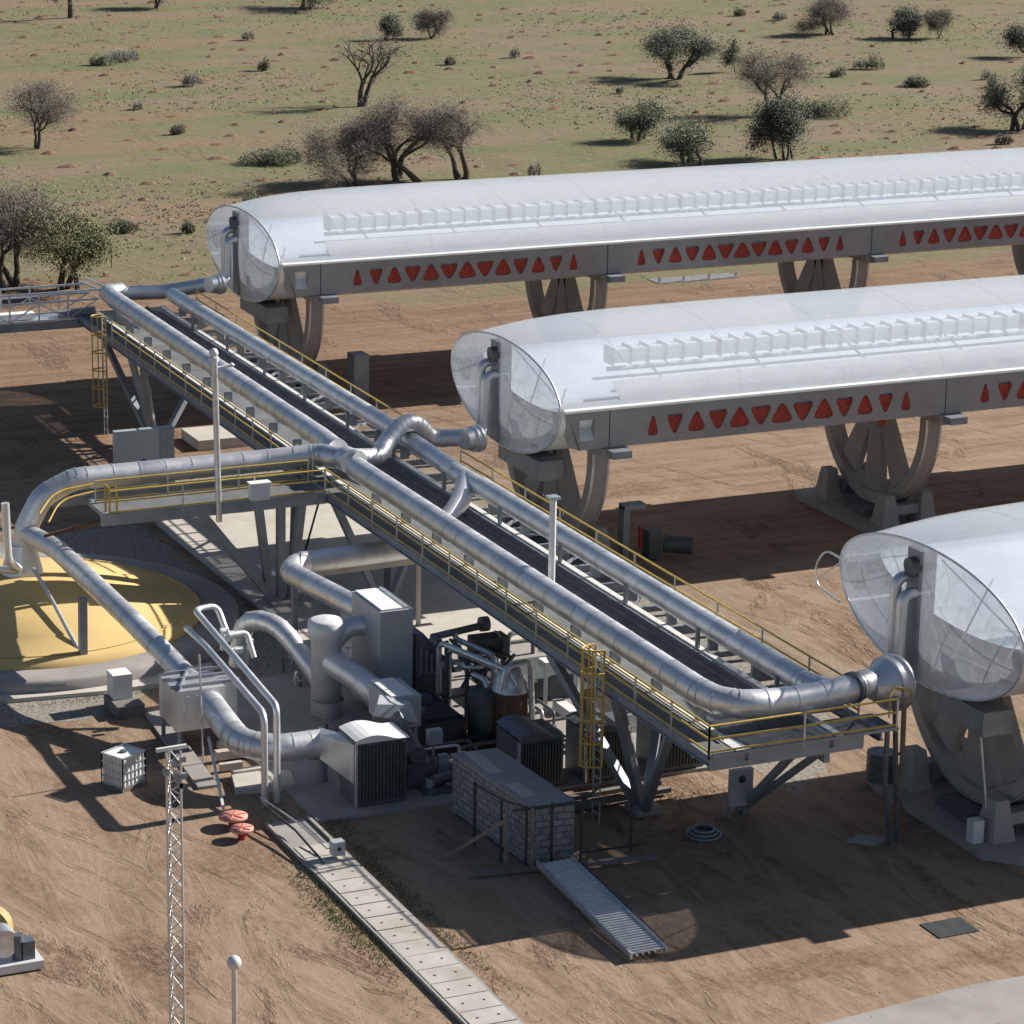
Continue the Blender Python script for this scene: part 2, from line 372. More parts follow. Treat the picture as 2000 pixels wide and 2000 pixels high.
# ------------------------------------------------------------------ solar collectors
HW = 5.45
def section(yc, up, lo, n=28, t0=0, t1=360, hw=HW, zc=7.5):
    out = []
    for i in range(n+1):
        th = R(t0+(t1-t0)*i/n); s_ = math.sin(th)
        out.append((yc+hw*math.cos(th), zc+(up if s_ > 0 else lo)*s_))
    return out
def tri_hole(w, h, upside):
    # rounded opening: wide flat side, bulging flanks, blunt tip
    P = [(0,.5),(.13,.43),(.27,.20),(.40,-.06),(.49,-.27),(.47,-.40),(.36,-.48),(.12,-.5)]
    out = P+[(-a,b) for a,b in P[:0:-1]]
    return [(a*w, (b if upside else -b)*h) for a,b in out]
WID = [.52,.80,.86,.96,1.0,1.06,1.08,1.06,1.0,.92,.84,.78,.52]
import bmesh
def beam_segment(x0, x1, yn, root, holes=True, zb=5.95, zt=7.5, th=.42):
    """precast edge beam: front face at y = yn with rounded triangular openings."""
    loops = []; cx = []
    if holes:
        xs = [x0+1.95+k*1.0 for k in range(13)]
        for k, xx in enumerate(xs):
            up = k % 2 == 0; w = WID[k]*.92; h = .84
            loops.append([(xx+a, 6.70+b) for a, b in tri_hole(w, h, up)]); cx.append((xx, w, h, up))
    outer = [(x0,zb),(x1,zb),(x1,zt),(x0,zt)]
    bm = bmesh.new(); edges = []
    for lp in [outer]+loops:
        vs = [bm.verts.new((a, yn, b)) for a, b in lp]
        for i in range(len(vs)): edges.append(bm.edges.new((vs[i], vs[(i+1) % len(vs)])))
    bmesh.ops.triangle_fill(bm, use_beauty=True, use_dissolve=False, edges=edges, normal=(0,-1,0))
    mb = MB(); bm.verts.index_update()
    mb.add([v.co for v in bm.verts], [tuple(v.index for v in f.verts) for f in bm.faces]); bm.free()
    for lp in loops:                                   # reveals
        n = len(lp); mb.add([(a,yn,b) for a,b in lp]+[(a,yn+.26,b) for a,b in lp], [(i,(i+1)%n,n+(i+1)%n,n+i) for i in range(n)])
    y1 = yn+th
    mb.add([(x0,yn,zb),(x1,yn,zb),(x1,yn,zt),(x0,yn,zt),(x0,y1,zb),(x1,y1,zb),(x1,y1,zt),(x0,y1,zt)],
           [(4,5,6,7),(0,1,5,4),(2,3,7,6),(0,4,7,3),(1,2,6,5)])
    mb.box((x0+.5,yn-.05,zt+.005),(x1,yn+.3,zt+.07)) if False else None
    b = part(mb, 'edge_beam', 'precast', root)
    for (xx, w, h, up) in cx:
        # red netting hung in the opening, leaving a dark slot at its top
        pl = tri_hole(w*.99, h*.99, up)
        zt_ = h/2-.10 if up else h/2-.13
        pl2 = []
        for a, q in pl: pl2.append((xx+a, 6.70+min(q, zt_)))
        n = len(pl2); mb = MB()
        vs = [(a, yn+.05+.10*max(0,(q-6.4)), q) for a, q in pl2]; c = (xx, yn+.10, 6.62)
        mb.add(vs+[c], [(i,(i+1)%n,n) for i in range(n)])
        part(mb, 'red_netting', 'red', b)
    return b
def wheel(xc, yc, root):
    zc, r = 5.12, 4.4; wd = .40
    mb = MB(); n = 40; prof = []
    for i in range(n+1):
        th = R(176+188*i/n); prof.append((math.cos(th), math.sin(th)))
    vs = []
    for c, s_ in prof:
        for rr, xo in ((r,-wd),(r,wd),(r-.45,wd),(r-.45,-wd)):
            vs.append((xc+xo, yc+rr*c, zc+rr*s_))
    fs = []
    for i in range(n):
        for j in range(4): fs.append((i*4+j, i*4+(j+1)%4, (i+1)*4+(j+1)%4, (i+1)*4+j))
    mb.add(vs, fs+[(0,1,2,3),(n*4+3,n*4+2,n*4+1,n*4)], False)
    wh = part(mb, 'support_wheel', 'precast', root)
    for xo in (-wd+.05, wd-.05):
        mb = MB(); vs = []
        for c, s_ in prof:
            for rr, d in ((r+.05,-.05),(r+.05,.05),(r-.02,.05),(r-.02,-.05)):
                vs.append((xc+xo+d, yc+rr*c, zc+rr*s_))
        mb.add(vs, fs, False); part(mb, 'steel_rail', 'galv', wh)
    # radial panel spokes
    for ang, hw in ((270,.72),(241,.66),(299,.66)):
        a = R(ang); d = V((0,math.cos(a),math.sin(a))); t = V((0,-d.z,d.y)); c = V((xc,yc,zc+.7))
        p0 = c+d*.6; p1 = c+d*(4.75 if ang == 270 else 4.4); k0 = hw*.55; k1 = hw
        mb = MB(); vs = []
        for p, k in ((p0,k0),(p1,k1)):
            for sx, sk in ((-.16,-k),(.16,-k),(.16,k),(-.16,k)): vs.append(p+V((sx,0,0))+t*sk)
        mb.hexa(vs); part(mb, 'spoke', 'precast', wh)
    # cross beam under the body
    mb = MB(); mb.box((xc-.55,yc-5.75,5.5),(xc+.55,yc+5.75,5.93)); part(mb, 'cross_beam', 'precast', wh)
    mb = MB(); mb.box((xc-.4,yc-6.3,5.62),(xc+.45,yc-5.78,5.92)); part(mb, 'bracket', 'steel', wh)
    return wh
def collector(yc, label, nseg, xend, jr=1.0, jz=5.3, xw0=52.55):
    root = empty('solar_collector', (50.2,yc,0), label, 'solar collector', 'long inflated solar collectors lying side by side')
    x0 = 50.2
    st = [(x0,1.9),(50.7,2.02),(51.5,2.2),(52.6,2.38),(54,2.5),(56,2.58),(60,2.62),(xend,2.68)]
    # fine stations between for slight billow between the ribs
    sts = st[:7]; xx = 62.0
    while xx < xend: sts.append((xx, 2.63)); xx += 6
    sts.append((xend,2.68))
    n = 26; mb = MB(); vs = []
    for x, up in sts: vs += [(x,a,b) for a,b in section(yc, up, 2.6, n, 0, 180)]
    mb.add(vs, [(i*(n+1)+j, i*(n+1)+j+1, (i+1)*(n+1)+j+1, (i+1)*(n+1)+j) for i in range(len(sts)-1) for j in range(n)], True)
    part(mb, 'clear_envelope', 'film', root)
    mb = MB(); xx = 53.6                                # welded cross seams of the film
    while xx < min(xend, 118):
        for (xa_, ua_), (xb_, ub_) in zip(sts, sts[1:]):
            if xa_ <= xx <= xb_: up_ = ua_+(ub_-ua_)*(xx-xa_)/(xb_-xa_)+.004
        mb.tube([(xx,a,b) for a,b in section(yc, up_, 2.6, 26, 3, 177)], .003, 4, False); xx += 4.87
    part(mb, 'film_seam', 'galvlight', root)
    mb = MB(); vs = []
    for x in (x0,xend): vs += [(x,a,b) for a,b in section(yc, 2.4, 2.6, n, 180, 360)]
    mb.add(vs, [(j, j+1, n+1+j+1, n+1+j) for j in range(n)], True)
    part(mb, 'lower_envelope', 'mirror', root)
    # inner mirror trough
    mb = MB(); vs = []
    for x in (x0+1.2,xend): vs += [(x,a,b) for a,b in section(yc, 2.4, 1.3, n, 180, 360, HW-.5, 7.9)]
    mb.add(vs, [(j, j+1, n+1+j+1, n+1+j) for j in range(n)], True)
    part(mb, 'mirror_film', 'mirror', root)
    # receiver tube in segments hung along the axis
    mb = MB(); mbh = MB(); xx = 54.2; k = 0
    while xx < xend-1:
        k += 1
        mb.box((xx+.06,yc-2.0,8.50),(xx+.76,yc-1.2,9.02)); mb.box((xx+.06,yc-2.06,8.98),(xx+.76,yc-1.7,9.10))
        w = .035 if k % 6 else .10
        mbh.box((xx-.05,yc-2.12,8.42),(xx-.05+w,yc-1.2,9.18))
        xx += .82 if k % 6 else .95
    part(mb, 'receiver', 'white', root); part(mbh, 'receiver_hanger', 'steel', root)
    mb = MB(); xx = 54.5; rr = random.Random(int(yc))
    while xx < xend-1:
        if rr.random() < .8: mb.box((xx,yc-2.5,8.38),(xx+rr.uniform(.2,.55),yc-2.3,8.47))
        xx += .7
    part(mb, 'bright_fitting', 'white', root)
    part(MB().box((53.8,yc-2.3,8.25),(xend,yc-2.15,8.42)), 'receiver_skirt', 'steel', root)
    mb = MB(); xx = 56.0
    mb.box((53.5,yc-3.3,7.6),(xend,yc-3.2,7.72)); mb.box((53.5,yc-1.6,7.75),(xend,yc-1.5,7.85))
    while xx < xend:
        mb.bar((xx,yc-.5,8.6),(xx,yc-5.2,7.45), .07); mb.bar((xx+1.3,yc-3.2,7.7),(xx+2.3,yc-5.3,7.6), .06); mb.bar((xx+3.3,yc-3.2,7.7),(xx+2.3,yc-5.3,7.6), .06); xx += 4.9
    part(mb, 'truss', 'box', root)
    part(MB().hexa([(53,yc-5.35,7.55),(xend,yc-5.35,7.55),(xend,yc-4.3,8.35),(53,yc-4.3,8.35),(53,yc-5.37,7.57),(xend,yc-5.37,7.57),(xend,yc-4.32,8.38),(53,yc-4.32,8.38)]), 'edge_membrane', 'white', root)
    # white clamping edge over the beam
    mb = MB()
    for sgn in (-1,1): mb.hexa([(x0+.1,yc+sgn*5.62,7.51),(xend,yc+sgn*5.62,7.51),(xend,yc+sgn*5.05,7.52),(x0+.1,yc+sgn*5.05,7.52),(x0+.1,yc+sgn*5.60,7.60),(xend,yc+sgn*5.60,7.60),(xend,yc+sgn*5.0,7.78),(x0+.1,yc+sgn*5.0,7.78)])
    part(mb, 'clamping_edge', 'white', root)
    # end cap, two bulged halves and a duct slot between them
    slot0, slot1 = yc+.45, yc+1.2
    for lo_, hi_ in ((yc-HW, slot0), (slot1, yc+HW)):
        mb = MB(); ny, nz = 16, 14; vs = []
        for i in range(ny+1):
            y = lo_+(hi_-lo_)*i/ny; k = max(0, 1-((y-yc)/HW)**2)**.5
            zb, zt = 7.5-2.6*k, 7.5+1.9*k
            for j in range(nz+1):
                z = zb+(zt-zb)*j/nz; w = max(0, min(1, (y-lo_)/(hi_-lo_)))
                bulge = .55*math.sin(math.pi*j/nz)*math.sin(math.pi*w)**.7 if 0 < w < 1 else 0
                vs.append((x0-.02-bulge, y, z))
        mb.add(vs, [(i*(nz+1)+j, (i+1)*(nz+1)+j, (i+1)*(nz+1)+j+1, i*(nz+1)+j+1) for i in range(ny) for j in range(nz)], True)
        part(mb, 'end_cap', 'cap', root)
    ring = [(x0-.03,a,b) for a,b in section(yc, 1.93, 2.63, 64)]
    part(MB().tube(ring, .045, 6, False), 'end_frame', 'galv', root)
    # braces behind the cap
    mb = MB()
    for a, b in (((yc-5,7.4),(yc+.3,8.9)),((yc-4.4,6.2),(yc+.3,6.0)),((yc+1.4,8.8),(yc+5,7.6)),((yc+3.4,8.5),(yc+1.4,6.4)),((yc-2.6,9.1),(yc-.2,5.2)),((yc-4.6,8.3),(yc-2.8,5.3))):
        mb.bar((x0+.6,*a),(x0+.6,*b), .045)
    part(mb, 'cap_brace', 'box', root)
    # duct rising in front of the cap
    xv = 49.85; yd = yc-.35+1.2
    dk = part(MB().box((x0-.12,slot0,4.95),(x0+.5,slot1,9.2)), 'duct_recess', 'steel', root)
    for dy_ in (-.22,.22):
        p = fillet([(49.0,yc+dy_,jz),(xv-.25,yd+dy_,jz-.05),(xv-.25,yd+dy_,8.0+dy_),(x0+.4,yd+dy_,8.05+dy_)], .35)
        part(seams(MB().tube(p, .19, 14), p, .19, .9, 14), 'inlet_duct', 'clad', root)
    part(MB().tube([(x0-.35,yd-.1,8.62),(x0+.5,yd-.1,8.7)], .33, 14), 'top_duct', 'darkgreen', root)
    # rotary joint: drum with a cone towards the rack
    jb_ = MB().tube([(48.65-jr*1.0,yc-.62,jz+.03),(48.7-jr*.25,yc-.42,jz+.01)], [.38,.9*jr], 24, True)
    part(jb_, 'rotary_joint', 'clad', root)
    part(MB().tube([(48.7-jr*.25,yc-.42,jz),(48.95,yc-.34,jz)], .98*jr, 28), 'joint_drum', 'clad', root)
    part(MB().tube([(48.72,yc-.41,jz),(48.78,yc-.39,jz)], 1.04*jr, 28), 'joint_flange', 'clad', root)
    # box under the cap
    part(MB().box((50.3,yc-3.3,4.15),(51.4,yc+.75,4.95)), 'counterweight', 'steel', root)
    # chamfered end block with a square opening
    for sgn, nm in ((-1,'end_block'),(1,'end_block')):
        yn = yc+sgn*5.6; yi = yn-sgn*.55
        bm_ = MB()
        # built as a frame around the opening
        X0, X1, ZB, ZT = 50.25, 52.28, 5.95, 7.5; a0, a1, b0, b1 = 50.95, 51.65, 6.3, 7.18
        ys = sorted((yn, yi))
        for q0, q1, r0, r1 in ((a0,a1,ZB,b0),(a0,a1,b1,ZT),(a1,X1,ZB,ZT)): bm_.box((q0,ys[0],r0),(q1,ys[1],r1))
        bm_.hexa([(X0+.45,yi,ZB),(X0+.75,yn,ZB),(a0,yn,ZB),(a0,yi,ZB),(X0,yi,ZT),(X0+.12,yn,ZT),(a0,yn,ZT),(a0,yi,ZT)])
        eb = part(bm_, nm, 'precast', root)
        part(MB().hexa([(a0,yn-sgn*.04,b0),(a1,yn-sgn*.04,b0),(a1,yi-sgn*.08,b0),(a0,yi-sgn*.08,b0),(a0,yn-sgn*.04,b0+.03),(a1,yn-sgn*.04,b0+.03),(a1,yi-sgn*.08,b1-.1),(a0,yi-sgn*.08,b1-.1)]), 'sunlit_sill', 'white', eb)  # white wedge, sloped and coloured to stand for sunlight inside the opening
    for k in range(nseg):
        beam_segment(52.33+15.95*k, 52.33+15.95*(k+1)-.06, yc-5.6, root)
    part(MB().box((52.33,yc+5.18,5.95),(xend,yc+5.6,7.5)), 'rear_beam', 'precast', root)
    if 52.33+15.95*nseg < xend: part(MB().box((52.33+15.95*nseg,yc-5.6,5.95),(xend,yc-5.18,7.5)), 'plain_beam', 'precast', root)
    part(MB().box((52.3,yc-5.15,5.97),(xend,yc-4.2,6.2)), 'soffit', 'precast', root)
    for k in range(nseg): wheel(xw0+15.95*k, yc, root)
    return root
CA = collector(141.4, 'farthest white inflated trough collector with a row of red openings, beside the field', 4, 150, .52, 5.75)
CB = collector(109.1, 'middle white inflated trough collector whose wheel support stands in full view', 3, 150, .56, 5.4)
CC = collector(76.4, 'nearest inflated trough collector, cut by the right edge, with its wrinkled end cap in view', 2, 150, .9, 5.25)
# handle hoops on the near collector's far end block
mb = MB(); mb.tube(fillet([(50.3,81.9,7.5),(50.2,82.9,7.6),(50.2,83.5,6.9),(50.2,83.4,6.2),(50.3,82.0,6.0)], .4), .035, 6); mb.tube([(50.2,83.4,6.4),(50.3,82.0,7.4)], .025, 6)
part(mb, 'hoop', 'galv', CC)
# service shelf under the far collector
mb = MB(); mb.box((70.4,134.2,5.55),(75.2,135.4,5.62))
for xx in (70.5,71.9,73.4,75.0): mb.box((xx,134.25,5.62),(xx+.1,134.35,5.9))
part(mb, 'service_shelf', 'galv', CA)
part(MB().tube([(65.2,103.9,5.78),(65.5,103.8,5.78)], .12, 8), 'red_lamp', 'redpaint', CB)

# wheel bases on the ground
def wheel_base(xc, yc, label, ext=2.0):
    r_ = empty('wheel_base', (xc,yc,0), label, 'wheel base', 'concrete roller bases under the collectors')
    part(MB().prism([(xc-1.8-.2,yc-4.2+.9),(xc-1.1,yc-4.2),(xc+ext,yc-4.2),(xc+ext,yc+4),(xc-1.8,yc+4),(xc-2.0,yc+3.3)], 0, .3), 'pad', 'concrete', r_)
    for sy in (-1,1):
        y0 = yc+sy*2.45
        mb = MB()
        for sx in (-.95,.95):
            x1 = xc+sx
            mb.hexa([(x1-.42,y0-.55,.3),(x1+.42,y0-.55,.3),(x1+.42,y0+.55,.3),(x1-.42,y0+.55,.3),(x1-.25,y0-.3,1.65),(x1+.25,y0-.3,1.65),(x1+.25,y0+.3,1.65),(x1-.25,y0+.3,1.65)])
        mb.box((xc-.6,y0-.28,.75),(xc+.6,y0+.28,1.15))
        part(mb, 'pedestal', 'precast', r_)
        zr = 5.12-(4.43**2-1.9**2)**.5-.28
        part(MB().tube([(xc-.62,yc+sy*1.9,zr),(xc+.62,yc+sy*1.9,zr)], .32, 16), 'roller', 'machine', r_)
    part(MB().box((xc-1.2,yc-1.1,.3),(xc+.9,yc+.7,.62)), 'plinth', 'machine', r_)
    return r_
wheel_base(68.5, 109.1, 'stepped concrete roller base in the shade under the middle collector')
wheel_base(52.55, 141.4, 'roller base mostly hidden behind the pipes below the farthest collector end')
wheel_base(52.55, 109.1, 'roller base beside the rack below the middle collector end')
wc = wheel_base(52.55, 76.4, 'dark roller base with small white box, at the right edge under the nearest collector', 5)
mb = MB(); mb.tube(fillet([(50.9,79.6,.5),(51.2,79.2,1.5),(52.2,79.4,1.0),(52.0,78.5,.4)], .4), .05, 6); mb.tube(fillet([(53.2,73.4,.4),(53.5,73,.6),(54.4,73.1,.35)], .3), .1, 8)
part(mb, 'hose', 'black', wc)
part(MB().box((50.6,73.7,.3),(51.0,74.1,1.05)), 'small_box', 'palebox', wc)
part(MB().tube([(50.9,79.8,.3),(50.9,79.8,1.3)], .5, 14), 'motor', 'machine', wc)
part(MB().tube([(51.4,74.0,.3),(51.1,74.6,4.6)], .05, 6), 'cable_rod', 'galv', wc)

# ------------------------------------------------------------------ pipe rack
# rack, its pipes, poles and bridge are scaled up about the camera position
RS, RZ = 1.0262, -.943
def rk(mb):
    mb.v = [(a*RS, b*RS, c*RS+RZ) for a, b, c in mb.v]; return mb
def R2(x, y, z): return (x/RS, y/RS, (z-RZ)/RS)
DK = 5.45
part_w = part
def part(mb, *a, **k): return part_w(rk(mb), *a, **k)
RK = empty('pipe_rack', (42.5,102,0), 'long raised steel pipe rack crossing the picture diagonally with yellow handrails', 'pipe rack')
RK_Y0, RK_Y1 = 71.8, 138.0
def xo(y): return max(0, (y-104)/34)*.4          # the far half is bent a touch to the right for the camera misfit
def strip(xa, xb, ya, yb, z0, z1):
    return MB().hexa([(xa+xo(ya),ya,z0),(xb+xo(ya),ya,z0),(xb+xo(yb),yb,z0),(xa+xo(yb),yb,z0),(xa+xo(ya),ya,z1),(xb+xo(ya),ya,z1),(xb+xo(yb),yb,z1),(xa+xo(yb),yb,z1)])
def girder(xa, ya, yb):
    mb = MB()
    for p, q in ((ya,104),(104,yb)) if yb > 104 else ((ya,yb),):
        for a in (strip(xa-.09,xa+.09,p,q,DK-.02,DK+.01), strip(xa-.02,xa+.02,p,q,DK-.30,DK-.02), strip(xa-.09,xa+.09,p,q,DK-.33,DK-.30)):
            mb.add(a.v, a.f)
    return mb
for gx_ in (39.92, 41.2, 44.1, 45.75): part(girder(gx_, RK_Y0, RK_Y1), 'girder', 'steel', RK)
mb = MB()
for p, q in ((RK_Y0,104),(104,RK_Y1)):
    a = strip(40.03,40.72,p,q,DK-.04,DK+.02); mb.add(a.v, a.f)
part(mb, 'walkway_grating', 'darkdeck', RK)
mb = MB()
for p, q in ((RK_Y0,104),(104,RK_Y1)):
    a = strip(40.80,41.10,p,q,DK-.06,DK+.03); mb.add(a.v, a.f)
part(mb, 'cable_tray', 'galvlight', RK)
mb = MB()
for p, q in ((73.3,104),(104,RK_Y1)):
    a = strip(41.14,44.06,p,q,DK-.05,DK+.02); mb.add(a.v, a.f)
    for xx in (42.6,43.5):
        a = strip(xx,xx+.1,p,q,DK+.02,DK+.10); mb.add(a.v, a.f)
part(mb, 'middle_deck', 'darkdeck', RK)
# white tray and zig-zag bracing under the right-hand pipe
mb = MB(); y = RK_Y0+1; k = 0
for p, q in ((RK_Y0,104),(104,RK_Y1)):
    a = strip(44.2,44.42,p,q,DK-.02,DK+.06); mb.add(a.v, a.f)
part(mb, 'side_tray', 'galvlight', RK)
mb = MB(); mbc = MB()
while y < RK_Y1-1:
    part(MB().bar((44.3+xo(y),y,DK-.06),(45.7+xo(y),y+(1.3 if k % 2 else 0),DK-.06), .10), 'plan_brace', 'steel', RK)
    part(MB().bar((44.3+xo(y),y+1.4,DK-.06),(45.7+xo(y),y+1.3,DK-.06), .08), 'plan_brace', 'steel', RK)
    mbc.bar((39.95+xo(y),y,DK-.22),(45.75+xo(y),y,DK-.22), .14, .2); y += 2.6; k += 1
part(mbc, 'cross_girder', 'steel', RK)
# pipe saddles
mb = MB(); y = 74.6
while y < 136:
    for xx, r_ in ((41.05,.44),(44.6,.38)):
        if abs(y-104.5) < 1.5: continue
        part(MB().box((xx+xo(y)-.17,y-.07,DK+.02),(xx+xo(y)+.17,y+.07,6.35-r_-.02)), 'pipe_saddle', 'steel', RK)
    y += 2.9
mb = MB(); y = 75.5; k = 0
while y < 137:
    k += 1
    if abs(y-104.5) > 2: part(MB().bar((44.2+xo(y),y,DK),(44.2+xo(y),y,DK+.75), .12), 'stanchion', 'steel', RK)
    y += 5.2
def railing(pts, root, gap=2.35, h=.92, posts='galv', toe=True):
    pts = [V(p) for p in pts]; mb = MB()
    for lv in (h, h*.55, .10) if toe else (h, h*.55):
        mb.tube([p+V((0,0,lv)) for p in pts], .034, 6)
    rl_ = part(mb, 'handrail', 'yellow', root)
    for a, b in zip(pts, pts[1:]):
        n = max(1, round((b-a).length/gap))
        for i in range(n+1):
            p = a+(b-a)*i/n
            if i == n and (b-pts[-1]).length > .01: continue
            part(MB().bar(p-V((0,0,.1)), p+V((0,0,h-.02)), .05), 'post', posts, rl_)
    return rl_
railing([(39.86,103.0,DK),(39.86,71.85,DK)], RK); railing([(39.86,106.9,DK),(40.2,131.6,DK)], RK)
railing([(39.86,71.85,DK),(46.3,71.85,DK)], RK, 2.9)
railing([(45.9,73.4,DK),(45.9,103.8,DK)], RK, 2.9, .9); railing([(45.95,109.8,DK),(46.2,137.0,DK)], RK, 2.9, .9)
railing([(40.1,105.0,DK),(40.12,106.9,DK)], RK, 2)
# second, inner rail beside the cable tray
part(MB().tube([(40.78,103.4,DK+.12),(40.76,72.6,DK+.12)], .03, 6), 'inner_rail', 'yellow', RK)
# near end platform running to the right
mb = MB(); mb.box((40.1,71.9,DK-.06),(46.3,73.25,DK+.004)); part(mb, 'end_deck', 'darkdeck', RK)
mb = MB(); mb.box((39.95,71.78,DK-.06),(46.35,71.86,DK+.03)); mb.box((39.95,71.9,DK-.52),(45.2,72.1,DK-.07)); mb.box((39.98,73.0,DK-.5),(45.2,73.15,DK-.07)); mb.box((43.9,72.0,DK-.85),(44.1,72.9,DK-.53))
part(mb, 'end_beam', 'steel', RK)
# leg towers
def tower(x, y, tops, root, w=.27):
    g = .92; x *= (36-g)/36; y *= (36-g)/36
    for t in tops:
        part(MB().bar((x+(t[0]-x)*.06,y+(t[1]-y)*.06,g+.1), (t[0],t[1],DK-.33), w, w*.9), 'leg', 'steel', root)
    part(MB().box((x-.45,y-.45,g),(x+.45,y+.45,g+.25)), 'footing', 'concrete', root)
tower(42.5, 80.9, [(40.0,83.0),(40.0,78.2),(44.1,82.4),(41.2,80.9),(40.0,74.6)], RK)
tower(42.9, 104.2, [(40.0,102.0),(44.1,102.6),(41.2,107.0),(44.1,106.6)], RK)
tower(42.3, 131.6, [(40.3,133.2),(40.3,129.0),(41.6,131.6),(44.4,129.5),(40.2,126.9)], RK)
part(MB().bar((44.3,77.7,.92),(43.9,73.0,DK-.4), .2), 'leg', 'steel', RK); part(MB().bar((44.3,77.7,.92),(45.3,73.0,DK-.4), .2), 'leg', 'steel', RK)
# caged ladders
def ladder(x, y, ztop, zcage, zbot, root, r=.36):
    mb = MB()
    for dy in (-.25,.25): mb.tube([(x,y+dy,zbot),(x,y+dy,ztop)], .03, 6)
    z = zbot+.3
    while z < ztop: mb.tube([(x,y-.25,z),(x,y+.25,z)], .018, 5); z += .3
    part(mb, 'ladder', 'galv', root)
    mb = MB(); z = zcage
    ring = [(x-r*1.7*math.sin(R(a)), y+r*math.cos(R(a))) for a in range(0,181,20)]
    while z <= ztop+.01: mb.tube([(a,b,z) for a,b in ring], .035, 6); z += (ztop-zcage)/5
    for i in (1,3,5,7): mb.bar((*ring[i],zcage),(*ring[i],ztop), .045)
    for dy in (-.3,.3): mb.bar((x,y+dy,zcage),(x,y+dy,ztop), .06)
    part(mb, 'cage', 'yellow', root)
ladder(39.6, 78.6, 6.75, 2.9, .93, RK); ladder(39.75, 131.4, 6.7, 2.4, .93, RK)
# side branch platform towards the tank
BP = empty('branch_platform', (35.5,104.5,0), 'steel side platform with yellow rails reaching from the rack towards the yellow tank', 'platform')
part(MB().box((31.0,103.0,DK-.05),(39.9,104.9,DK+.0)), 'deck', 'darkdeck', BP)
mb = MB(); mb.box((30.9,102.9,DK-.42),(39.9,103.1,DK-.03)); mb.box((30.9,102.84,DK-.03),(39.9,102.95,DK+.05)); mb.box((29.9,105.9,DK-.38),(39.9,106.1,DK-.03)); mb.box((31.2,103.1,DK-.35),(31.4,105.9,DK-.06))
part(mb, 'girder', 'steel', BP)
railing([(39.8,102.9,DK),(31.2,102.9,DK)], BP, 2.9)
railing([(31.2,104.7,DK),(39.8,104.7,DK)], BP, 2.9, .85)
mb = MB()
for q in ((31.2,102.9),(31.2,103.4),(31.5,102.95)): mb.bar((*q,DK),(*q,DK+1.05), .07)
mb.tube([(31.2,102.9,DK+1.05),(31.2,103.4,DK+1.05)], .03, 6); part(mb, 'gate', 'yellow', BP)
mb = MB(); mb.tube(fillet([(31.2,104.9,DK+.7),(29.6,104.7,DK+.6),(28.8,103.9,DK+.05)], .6), .04, 6); mb.tube(fillet([(31.2,104.9,DK+.4),(29.8,104.6,DK+.3),(29.1,103.8,DK-.3)], .6), .04, 6)
part(mb, 'curved_rail', 'yellow', BP)
part(MB().bar((31.0,103.3,DK-.3),(28.8,103.4,DK-.7), .1), 'red_bar', 'rust', BP)
bx, by = 38.3, 103.6; g = .92
for t in ((34.9,103.2),(37.2,103.2),(38.1,103.2),(39.3,104.8),(39.0,103.3)):
    part(MB().bar((bx+(t[0]-bx)*(.08 if t[0]<36 else .45),by+(t[1]-by)*.1,g+.1),(t[0],t[1],DK-.4), .3), 'leg', 'steel', BP)
part(MB().bar((39.7,103.2,DK-.3),(39.3,105.0,.9), .06), 'leg', 'black', BP)
part(MB().box((bx-.6,by-.6,g),(bx+.6,by+.6,g+.25)), 'footing', 'concrete', BP)
bb = empty('instrument_box', (37.0,102.8,DK), 'pale grey box hung on the yellow rail of the side platform', 'box')
part(MB().box((36.65,102.45,DK+.1),(37.4,102.82,DK+.75)), 'housing', 'palebox', bb); part(MB().box((36.6,102.4,DK+.752),(37.45,102.86,DK+.79)), 'lid', 'white', bb)

# ------------------------------------------------------------------ insulated pipes
def pipe(name, pts, r, label, rad=.8, root=None, cat='pipe', flanges=(), n=20, step=1.05, group='silver clad pipes'):
    p = fillet(pts, rad, 3) if rad else [V(q) for q in pts]
    rt = empty(name, p[0], label, cat, group)
    mbp = seams(MB().tube(p, r, n), p, r, step, n)
    for k_ in range(1, len(p)-1):
        if (p[k_+1]-p[k_]).angle(p[k_]-p[k_-1]) > .1:
            d_ = (p[k_+1]-p[k_-1]).normalized(); mbp.tube([p[k_]-d_*.03, p[k_]+d_*.03], r*1.035, n, False)
    part(mbp, 'cladding', 'clad', rt)
    for a, b, rr in flanges: part(MB().tube([a, b], rr, n), 'flange', 'clad', rt)
    return rt
mp = pipe('insulated_pipe', [(41.05,102.8,6.35),(41.05,73.2,6.35),(44.2,73.55,6.1),R2(47.2,75.6,5.45),R2(47.7,75.9,5.4)], .44, 'thick silver pipe on the near half of the rack, bending right to the nearest collector', 1.5)
part(MB().tube([R2(46.9,75.5,5.46),R2(47.05,75.55,5.46)], .5, 20), 'collar', 'machine', mp)
pipe('insulated_pipe', [(41.8,136.2,6.35),(41.45,107.5,6.35),(41.35,105.6,6.35)], .44, 'thick silver pipe on the far half of the rack, nearest the field', .3)
pipe('insulated_pipe', [(44.95,136.9,6.25),(44.9,109.0,6.25),(44.6,101.2,6.25)], .36, 'thinner silver pipe along the far right side of the rack', .3)
p2 = pipe('insulated_pipe', [(44.6,98.9,6.25),(44.6,74.2,6.25),(45.0,73.9,6.2)], .38, 'thinner silver pipe along the near right side of the rack', .3)
part(MB().tube(fillet([(42.7,97.9,5.3),(43.7,98.7,5.85),(44.6,100.3,6.2)], .8), .38, 18), 'branch_elbow', 'clad', p2)
pipe('insulated_pipe', [(44.6,102.0,6.2),(44.6,98.5,6.2)], .37, 'short silver pipe linking the two right-hand pipes by the dark elbow', 0)
